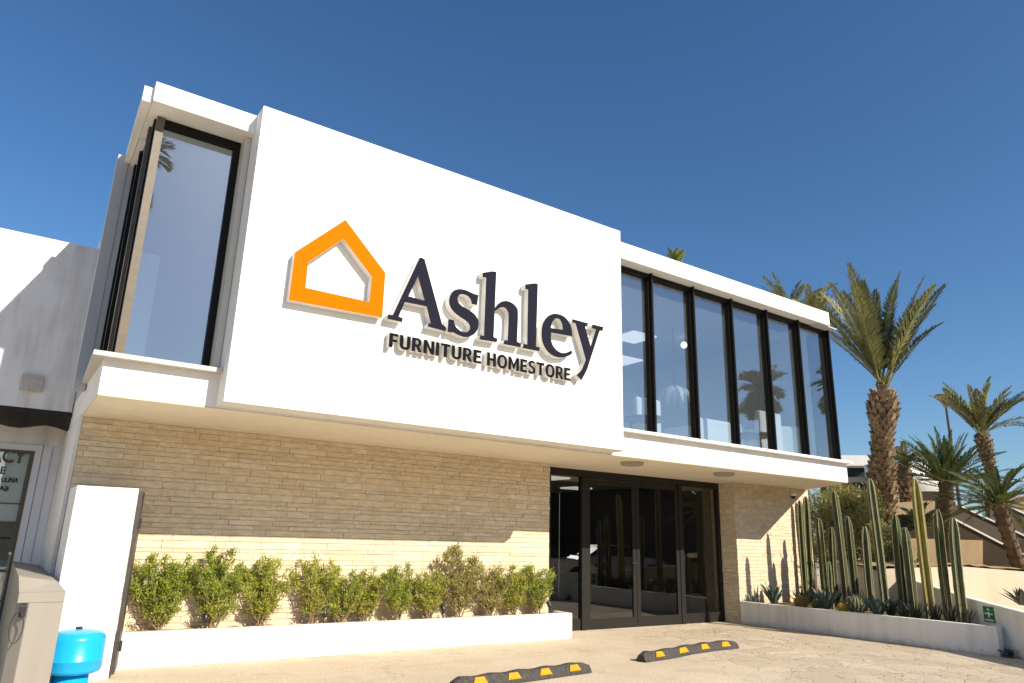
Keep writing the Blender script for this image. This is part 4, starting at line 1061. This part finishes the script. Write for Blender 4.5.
# ------------------------------------------------------------------ palms
def frond(mb, o, az, el, L, droop, rnd, nl=48, leaf=.42, w=.030, vee=.55, twist=0, hang=.25, mi=0, start=.12):
    dr = Vector((math.cos(az), math.sin(az), 0)); sd = Vector((-dr.y, dr.x, 0))
    S = 14; P = []; D = []; e = el; p = Vector(o)
    side = rnd.uniform(-.25, .25)
    for j in range(S+1):
        d = (dr*math.cos(e)+Vector((0, 0, math.sin(e)))+sd*side*(j/S)**1.5*.6).normalized(); P.append(p.copy()); D.append(d)
        p = p+d*L/S; e -= droop/S*(.5+1.2*j/S)
    mb.tube(P[::2], [max(.004, L*.008*(1-.85*i/(S/2))) for i in range(len(P[::2]))], 4, 1)
    tw = twist+rnd.uniform(-.5, .5)
    for i in range(nl):
        s = start+(1-start)*(i+.5)/nl; f = s*S; k = min(int(f), S-1); q = P[k].lerp(P[k+1], f-k); d = D[k]
        sv = d.cross(Vector((0, 0, 1)))
        sv = sv.normalized() if sv.length > .05 else sd
        up = sv.cross(d).normalized()
        sv2 = sv*math.cos(tw)+up*math.sin(tw); up2 = up*math.cos(tw)-sv*math.sin(tw)
        l = leaf*(.35+.65*math.sin(PI*min(1, (s-start*.5)*1.0)**.75))*rnd.uniform(.85, 1.1)
        if s > .85: l *= 1-.45*(s-.85)/.15
        for sg_ in (-1, 1):
            a = R_(rnd.uniform(38, 58)*(1-.35*s))
            dd = (d*math.cos(a)+(sv2*sg_*math.cos(vee)+up2*math.sin(vee))*math.sin(a)+Vector((rnd.gauss(0, .07), rnd.gauss(0, .07), rnd.gauss(0, .07)-hang*.3))).normalized()
            nn = dd.cross(up2); nn = nn.normalized() if nn.length > .05 else up2
            m0 = q+dd*l*.45+Vector((0, 0, -.0)); t_ = q+dd*l+Vector((0, 0, -hang*l*.35))
            mb.add([q-nn*w*.25, m0-nn*w*.5, t_, m0+nn*w*.5], [[0, 1, 2, 3]], mi)

def boots(mb, base, top, prof, rows, per, rnd, size, out=.5):
    """leaf-base scales wound round a trunk"""
    ax = (top-base); Ln = ax.length; ax.normalize(); a = ax.orthogonal().normalized(); b = ax.cross(a)
    for i in range(rows):
        for k in range(per):
            s = (i+.5+rnd.uniform(-.2, .2))/rows; ph = 2*PI*(k+.5*(i % 2)+rnd.uniform(-.15, .15))/per
            r = prof(s)*.97; nrm_ = a*math.cos(ph)+b*math.sin(ph); tg = ax.cross(nrm_)
            c = base+ax*(s*Ln)+nrm_*r; w = size*rnd.uniform(.75, 1.15); h = size*rnd.uniform(.8, 1.3)
            o = nrm_*size*out*rnd.uniform(.6, 1.3)
            vs = [c-tg*w*.5-ax*h*.5, c+tg*w*.5-ax*h*.5, c+tg*w*.28+ax*h*.45+o, c-tg*w*.28+ax*h*.45+o, c+ax*h*.25-tg*w*.2, c+ax*h*.25+tg*w*.2]
            mb.add(vs, [[0, 1, 2, 3], [3, 2, 5, 4], [0, 3, 4], [1, 5, 2]], 1)

def palm(name, label, crown, foot, prof, fr, leafm, seed, rows=0, per=0, bsize=.15, nl=48, leaf=.42, w=.03, vee=.55, hang=.25, cat='palm', group=None, out=.5, start=.12, rise=.0, dark=False):
    """crown, foot: points of the trunk axis; prof(s): trunk radius from foot to crown; fr: list of (az, el, length, droop)"""
    rnd = random.Random(seed)
    d = (crown-foot); g0 = foot - d*(foot.z/d.z) if foot.z > 0 and d.z > 0 and rise == 0 else foot
    if rise: g0 = foot
    t = thing(name, g0, label, cat, group)
    tr = MB(); ax = crown-g0; N = 14
    tr.tube([g0+ax*(i/N) for i in range(N+1)], [prof(i/N) for i in range(N+1)], 14, 0)
    if rows: boots(tr, g0, crown, prof, rows, per, rnd, bsize, out)
    tr.build('trunk', [M['bark'], M['bark' if dark else 'bark_tip']], t)
    c = MB()
    for az, el, L, dp in fr: frond(c, crown+Vector((rnd.gauss(0, .05), rnd.gauss(0, .05), rnd.uniform(-.12, .05))), az, el, L, dp, rnd, nl, leaf, w, vee, hang=hang, start=start)
    c.build('crown', [M[leafm], M['palm_olive']], t)
    return t
AZ = math.atan2(RT.y, RT.x)      # picture-right direction in plan
rnd = random.Random(77)
fr = []
for i in range(13): fr.append((rnd.uniform(0, 2*PI), R_(rnd.uniform(60, 84)), rnd.uniform(2.7, 3.4), rnd.uniform(.05, .30)))
for i in range(7): fr.append((AZ+PI+rnd.uniform(-1.0, 1.0), R_(rnd.uniform(54, 70)), rnd.uniform(2.5, 3.2), rnd.uniform(.05, .4)))
fr += [(AZ-.1, R_(61), 3.5, .22), (AZ+.25, R_(58), 3.1, .3), (AZ-.5, R_(66), 3.0, .2), (AZ+.1, R_(56), 2.6, .45), (AZ+.9, R_(62), 2.9, .3), (AZ-.3, R_(70), 3.2, .15), (AZ+.4, R_(66), 3.1, .35), (AZ-.9, R_(64), 2.9, .3)]
DP = 19.0
cr, ft = at(883, 384, d=DP), at(881, 545, d=DP)
def prof_big(s):
    # foot .. crown: fat skirt, narrow waist, pineapple head
    return .20+.12*math.exp(-((s-.52)/.15)**2)+.14*math.exp(-((s-.885)/.065)**2)-(.16 if s > .97 else 0)
palm('date_palm', 'big date palm with scaly pineapple-topped trunk and upright fronds beside the store', cr, ft, prof_big, fr, 'palm', 5, 38, 12, .21, 95, .40, .034, .35, .10, start=.16, out=.5)
fr = []; rnd = random.Random(78)
for i in range(24): fr.append((rnd.uniform(0, 2*PI), R_(rnd.uniform(48, 82)), rnd.uniform(1.9, 2.4), rnd.uniform(.2, .6)))
fr += [(AZ-.2, R_(34), 2.4, .9), (AZ+.1, R_(28), 2.1, .7)]
D2 = 27.0
palm('palm_tree', 'slender leaning palm at the right edge with one drooping frond', at(981.5, 434, d=D2), at(1003, 520, d=D2), lambda s: .17+.10*math.exp(-((s-.93)/.09)**2), fr, 'palm', 6, 34, 11, .13, 46, .40, .05, .5, .2)
def sago(name, label, px, py, fx, fy, d, L, n, seed, els=(5, 75), leaf=.20, tr=.2, leafm='cycad', droop=(.5, 1.1), rise=0):
    rnd = random.Random(seed); fr = []
    for i in range(n):
        u = (i+.5)/n; fr.append((i*2.39996, R_(els[0]+(els[1]-els[0])*u+rnd.uniform(-6, 6)), L*rnd.uniform(.85, 1.1)*(1-.15*u), rnd.uniform(*droop)))
    return palm(name, label, at(px, py, d=d), at(fx, fy, d=d), lambda s: tr*(1.05-.1*s), fr, leafm, seed, 16, 10, tr*.5, 64, leaf, .022, .45, .05, cat='cycad', rise=rise, start=.05, dark=True)
sago('sago_palm', 'dense dark green sago palm in front of the curved white storey', 946, 482, 948, 558, 17.0, 1.50, 64, 81, (2, 80), .17, .16, droop=(.1, .5))
sago('sago_palm', 'sago palm with arching fronds and shaggy trunk at the right edge, nearest the terrace wall', 998, 503, 1020, 570, 15.4, 1.45, 46, 82, (-12, 62), .15, .14, droop=(.3, .8))
sago('sago_palm', 'small low sago palm between the yellow cactus and the dark one', 922, 524, 922, 566, 17.6, .75, 26, 83, (0, 75), .12, .10)
fr = []; rnd = random.Random(84)
for i in range(26): fr.append((rnd.uniform(0, 2*PI), R_(rnd.uniform(0, 60)), rnd.uniform(.65, 1.0), rnd.uniform(.4, .9)))
palm('palm_tree', 'small yellowish palm with brown leaning trunk right of the big date palm', at(902, 462, d=24), at(911, 520, d=24), lambda s: .17+.08*math.exp(-((s-.85)/.12)**2), fr, 'palm_olive', 7, 24, 10, .13, 36, .2, .035, .4)
# palms standing behind the store, only tips show over the roof
for i, (px, py, d, L, n, lb) in enumerate(((675, 263, 24, .52, 20, 'tuft of a palm just showing over the roof right of the sign wall'),
                                        (789, 322, 24, 1.75, 12, 'tall palm behind the store showing one upright frond over the roof'),
                                        (814, 334, 21.5, 1.75, 22, 'yellowish palm crown showing over the roof corner beside the big date palm'))):
    rnd = random.Random(90+i); fr = []
    for k in range(n): fr.append((rnd.uniform(0, 2*PI), R_(rnd.uniform(48 if i == 0 else 35, 86)), L*rnd.uniform(.6, 1.1), rnd.uniform(.1, .6)))
    c = at(px, py, d=d)
    palm('palm_tree', lb, c, Vector((c.x, c.y, 0)), lambda s: .2, fr, ('palm_lime', 'palm', 'palm_olive')[i], 90+i, 0, 0, .15, 40, (.13 if i == 0 else .3), (.022 if i == 0 else .04), .5, .2)

# big shrub behind the cacti and the creeper at the palm foot
def bush(name, label, blobs, n, leaf, seed, size=(.05, .10)):
    rnd = random.Random(seed); b = Vector((sum(q[0].x for q in blobs)/len(blobs), sum(q[0].y for q in blobs)/len(blobs), 0))
    t = thing(name, b, label, 'shrub'); lf = MB(); st = MB()
    for c, r in blobs:
        st.tube([b+Vector((rnd.gauss(0, .15), rnd.gauss(0, .15), 0)), (b+c)/2+Vector((0, 0, -.2)), c], [.05, .035, .015], 6)
        for j in range(7): st.tube([c-Vector((0, 0, r*.3)), c+Vector((rnd.gauss(0, 1), rnd.gauss(0, 1), rnd.gauss(.2, .7))).normalized()*r*.95], [.015, .005], 5)
    tot = sum(r*r for _, r in blobs)
    for c, r in blobs:
        for k in range(int(n*r*r/tot/16)):
            d = Vector((rnd.gauss(0, 1), rnd.gauss(0, 1), rnd.gauss(0, .9))).normalized(); q = c+d*r*(rnd.random()**.4)*rnd.uniform(.75, 1.12)
            if q.z < .1: q.z = .1+rnd.random()*.3
            tip = (d+Vector((0, 0, .5))).normalized()
            for j in range(16):
                p = q+Vector((rnd.gauss(0, .09), rnd.gauss(0, .09), rnd.gauss(0, .09)))
                leafq(lf, p, tip+Vector((rnd.gauss(0, .7), rnd.gauss(0, .7), rnd.gauss(0, .6))), rnd.uniform(*size), rnd.uniform(.018, .034), rnd)
    st.build('stem', M['stem'], t); lf.build('foliage', M[leaf], t)
def bl(px, py, d, rpx): return (at(px, py, d=d), rpx*d/F)
bush('garden_bush', 'large tangled olive-green bush behind the cacti at the end of the store', [bl(820, 510, 18.6, 17), bl(836, 500, 19, 17), bl(851, 503, 19, 18), bl(828, 535, 18.2, 20), bl(848, 540, 18.2, 22), bl(868, 528, 17.9, 19), bl(868, 506, 18.6, 16), bl(818, 552, 17.9, 15), bl(836, 556, 17.9, 15), bl(874, 553, 17.6, 16)], 26000, 'bush', 21)
bush('garden_bush', 'smaller olive bush at the foot of the big date palm', [bl(884, 535, 16.9, 11), bl(880, 556, 16.6, 12), bl(891, 556, 16.6, 9)], 3500, 'bush', 22)
# big dark agave at the right edge behind the low wall
p = at(1022, 600, d=12.2)
agave(0, 0, .34, 30, 'agave_dark', 'dark agave rosette sticking out above the low white wall at the right edge', 31, .075, .2, loc=Vector((p.x, p.y, p.z-.09)), group='dark agaves behind the low white wall')

# ------------------------------------------------------------------ upstairs furniture seen through the glass
def armchair(px, y, yaw, label, mm='fabric', s=1.0):
    c = at(px, 425, y=y); o = Vector((c.x, y, ZF+.012)); t = thing('armchair', o, label, 'armchair', 'armchairs upstairs')
    def rb(x0, x1, y0, y1, z0, z1):
        m = MB(); cs, sn = math.cos(yaw), math.sin(yaw)
        m.prism([(o.x+x*cs-yy*sn, o.y+x*sn+yy*cs) for x, yy in ((x0, y0), (x1, y0), (x1, y1), (x0, y1))], o.z+z0, o.z+z1); return m
    rb(-.36*s, .36*s, -.36*s, .30*s, .18*s, .46*s).build('seat', M[mm], t, bevel=.05)
    rb(-.36*s, .36*s, .301*s, .46*s, .18*s, 1.02*s).build('backrest', M[mm], t, bevel=.06)
    for x in (-.361, .241): rb(x*s, (x+.12)*s, -.36*s, .30*s, .461*s, .66*s).build('armrest', M[mm], t, bevel=.03)
    for x in (-.33, .27):
        for yy in (-.33, .36): rb(x*s, (x+.05)*s, yy*s, (yy+.05)*s, 0, .179*s).build('leg', M['brownwood'], t)
armchair(752, 2.0, PI, 'white high-backed armchair upstairs behind the fourth window pane', s=1.12)
armchair(771, 2.6, PI+.7, 'white rounded armchair upstairs partly behind the mullion right of the fourth pane', s=1.1)
armchair(783, 1.75, 2.4, 'small white chair upstairs behind the fifth window pane', s=.86)
armchair(634, 2.0, PI, 'white armchair upstairs at the edge of the sign wall', s=.95)
c = at(712, 420, y=2.4)
t = thing('sofa', (c.x, 2.4, ZF+.012), 'long white sofa upstairs behind the third window pane', 'sofa')
z = ZF+.012
MB().box(c.x-1.0, c.x+1.0, 2.1, 2.8, z+.1, z+.44).build('seat', M['fabric'], t, bevel=.05); MB().box(c.x-1.0, c.x+1.0, 1.90, 2.098, z+.1, z+.86).build('backrest', M['fabric'], t, bevel=.07)
for s_ in (-1, 1): MB().box(c.x+s_*1.11-.10, c.x+s_*1.11+.10, 1.9, 2.8, z+.1, z+.66).build('armrest', M['fabric'], t, bevel=.05)
for s_ in (-.9, .9): MB().box(c.x+s_-.03, c.x+s_+.03, 1.95, 2.75, z, z+.099).build('leg', M['brownwood'], t)
for px, y, lb in ((644, 1.35, 'brown wooden coffee table upstairs at the first window pane'), (752, 1.25, 'brown wooden coffee table upstairs at the fourth window pane')):
    c = at(px, 425, y=y); t = thing('coffee_table', (c.x, y, z), lb, 'table', 'coffee tables upstairs')
    MB().lathe((c.x, y, z+.44), [(.40, 0), (.42, .02), (.42, .05), (.40, .06)], 28).build('tabletop', M['brownwood'], t)
    for k in range(3): a = k*2.1; MB().tube([(c.x+.3*math.cos(a), y+.3*math.sin(a), z), (c.x+.24*math.cos(a), y+.24*math.sin(a), z+.438)], .022).build('leg', M['brownwood'], t)
# petal pendant
c = at(675, 395, y=2.6)
t = thing('pendant_lamp', (c.x, c.y, 6.39), 'white petal pendant lamp hanging upstairs behind the second window pane', 'lamp')
MB().tube([(c.x, c.y, c.z+.25), (c.x, c.y, 6.38)], .008).build('cord', M['plastic_dark'], t)
m = MB()
for k in range(16):
    a = k*2*PI/16; dv = Vector((math.cos(a), math.sin(a), 0)); sv = Vector((-dv.y, dv.x, 0)); L_ = .34 if k % 2 else .24
    P = [c+dv*(.03+L_*math.sin(s*PI*.5))+Vector((0, 0, .22-.42*s*s)) for s in (0, .25, .5, .75, 1)]
    vs = []
    for i_, p in enumerate(P): ww = (.015, .05, .06, .045, .008)[i_]; vs += [p-sv*ww, p+sv*ww]
    m.add(vs, [[2*i_, 2*i_+1, 2*i_+3, 2*i_+2] for i_ in range(4)])
m.build('lamp_shade', mat('paper_petal', (.8, .8, .78), .7, trans=.4), t)
c = at(684, 345, y=3.0); t = thing('globe_lamp', (c.x, c.y, 6.39), 'small glowing globe lamp hanging upstairs behind the second window pane', 'lamp')
MB().tube([(c.x, c.y, c.z+.07), (c.x, c.y, 6.38)], .006).build('cord', M['plastic_dark'], t)
m = MB(); m.lathe(c-Vector((0, 0, .08)), [(.01, 0), (.05, .015), (.08, .08), (.05, .145), (.01, .16)], 20); m.build('globe', M['lampglow'], t, True)
for px, py, lb in ((634, 337, 'square white ceiling panel upstairs, nearest the glass of the first pane'), (637, 393, 'square white ceiling panel upstairs, farther back behind the first pane'), (700, 372, 'square white ceiling panel upstairs behind the third pane')):
    c = at(px, py, z=6.385)
    if c.y > 6: c = Vector((c.x*.5+4, 5.6, 0))
    tag(MB().box(c.x-.38, c.x+.38, c.y-.38, c.y+.38, 6.36, 6.392).build('ceiling_panel', M['panelglow']), lb, 'lamp', 'square ceiling panels upstairs')

# ------------------------------------------------------------------ across the street: seen only as reflections in the glass
m = MB(); m.box(-2, 95, -34, -26, 0, 5.2); rng = random.Random(4)
for k in range(12): x = 0+k*8; m.box(x, x+rng.uniform(3, 6), -33, -27, 5.2, 5.2+rng.uniform(.5, 1.6))
tag(m.build('street_building', M['hedge']), 'long dark low building across the street, mirrored in the entrance glass', 'building')
def fan_palm(x, y, h, L, label, seed):
    rnd = random.Random(seed); fr = []
    for k in range(26): fr.append((rnd.uniform(0, 2*PI), R_(rnd.uniform(-10, 70)), L*rnd.uniform(.8, 1.1), rnd.uniform(.5, 1.2)))
    for k in range(18): fr.append((rnd.uniform(0, 2*PI), R_(rnd.uniform(-75, -40)), L*rnd.uniform(.9, 1.2), rnd.uniform(.1, .4)))
    palm('palm_tree', label, Vector((x, y, h)), Vector((x, y, 0)), lambda s: .2+.1*(s > .9), fr, 'palm', seed, 0, 0, .15, 44, .7, .06, .4, .4)
fan_palm(29.4, -13, 9.5, 1.35, 'tall fan palm across the drive, mirrored in the fourth and fifth upper panes', 101)
fan_palm(33.5, -11, 9.9, 1.35, 'tall fan palm across the drive, mirrored in the last upper pane', 102)
fan_palm(-.95, -17, 14.3, 2.1, 'very tall palm behind the viewer, mirrored in the corner window', 103)
def car(x, y, yaw, label):
    t = thing('parked_car', (x, y, 0), label, 'car'); cs, sn = math.cos(yaw), math.sin(yaw)
    def T(px, py, pz): return (x+px*cs-py*sn, y+px*sn+py*cs, pz)
    side = [(-2.2, .35), (-2.25, .75), (-1.9, .95), (-1.3, 1.0), (1.0, .98), (2.0, .82), (2.25, .65), (2.2, .35)]
    m = MB(); m.slab([T(a, -.86, b) for a, b in side], Vector(T(0, .86, 0))-Vector(T(0, -.86, 0))); m.build('body', M['carpaint'], t, bevel=.06)
    top = [(-1.7, .98), (-1.05, 1.40), (.25, 1.43), (1.05, .985)]
    m = MB(); m.slab([T(a, -.74, b) for a, b in top], Vector(T(0, .74, 0))-Vector(T(0, -.74, 0))); m.build('cabin', M['plastic_dark'], t, bevel=.05)
    m = MB(); m.slab([T(a, -.70, b) for a, b in ((-1.1, 1.41), (.3, 1.435), (.3, 1.46), (-1.05, 1.445))], Vector(T(0, .70, 0))-Vector(T(0, -.70, 0))); m.build('roof', M['carpaint'], t)
    for a in (-1.35, 1.4):
        for b in (-.80, .80):
            m = MB(); c0 = Vector(T(a, b-.11, .33)); c1 = Vector(T(a, b+.11, .33)); m.tube([c0, c1], .33, 24); m.build('wheel', M['tyre'], t)
car(15.5, -9.5, .35, 'silver car parked across the drive, mirrored in the left entrance glass')
car(22, -12, .3, 'silver car farther along the drive, mirrored in the right entrance glass')

# ------------------------------------------------------------------ light
SUN = Vector((.32, -1, .655)).normalized()
sd_ = bpy.data.lights.new('sun', 'SUN'); so = bpy.data.objects.new('sun', sd_); col.objects.link(so)
so.rotation_euler = SUN.to_track_quat('Z', 'Y').to_euler(); so.location = (0, -20, 20)
sd_.energy = 4.6; sd_.angle = R_(.53); sd_.color = (1, .915, .77)
wd = bpy.data.worlds.new('World'); sc.world = wd; wd.use_nodes = True; nt = wd.node_tree
bg = nt.nodes['Background']; sk = nt.nodes.new('ShaderNodeTexSky'); sk.sky_type = 'NISHITA'; sk.sun_disc = False
sk.sun_elevation = math.asin(SUN.z); sk.sun_rotation = math.atan2(SUN.x, SUN.y)
sk.air_density = 1.0; sk.dust_density = .6; sk.ozone_density = 5.0; sk.altitude = 0
hs = nt.nodes.new('ShaderNodeHueSaturation'); hs.inputs['Saturation'].default_value = 1.13; nt.links.new(sk.outputs[0], hs.inputs['Color']); nt.links.new(hs.outputs[0], bg.inputs['Color']); bg.inputs['Strength'].default_value = .087
sc.view_settings.view_transform = 'Standard'; sc.view_settings.look = 'None'; sc.view_settings.exposure = .60; sc.view_settings.gamma = 1
sc.cycles.max_bounces = 8; sc.cycles.diffuse_bounces = 4; sc.cycles.glossy_bounces = 4; sc.cycles.transparent_max_bounces = 12
sc.cycles.use_denoising = True; sc.cycles.sample_clamp_indirect = 6
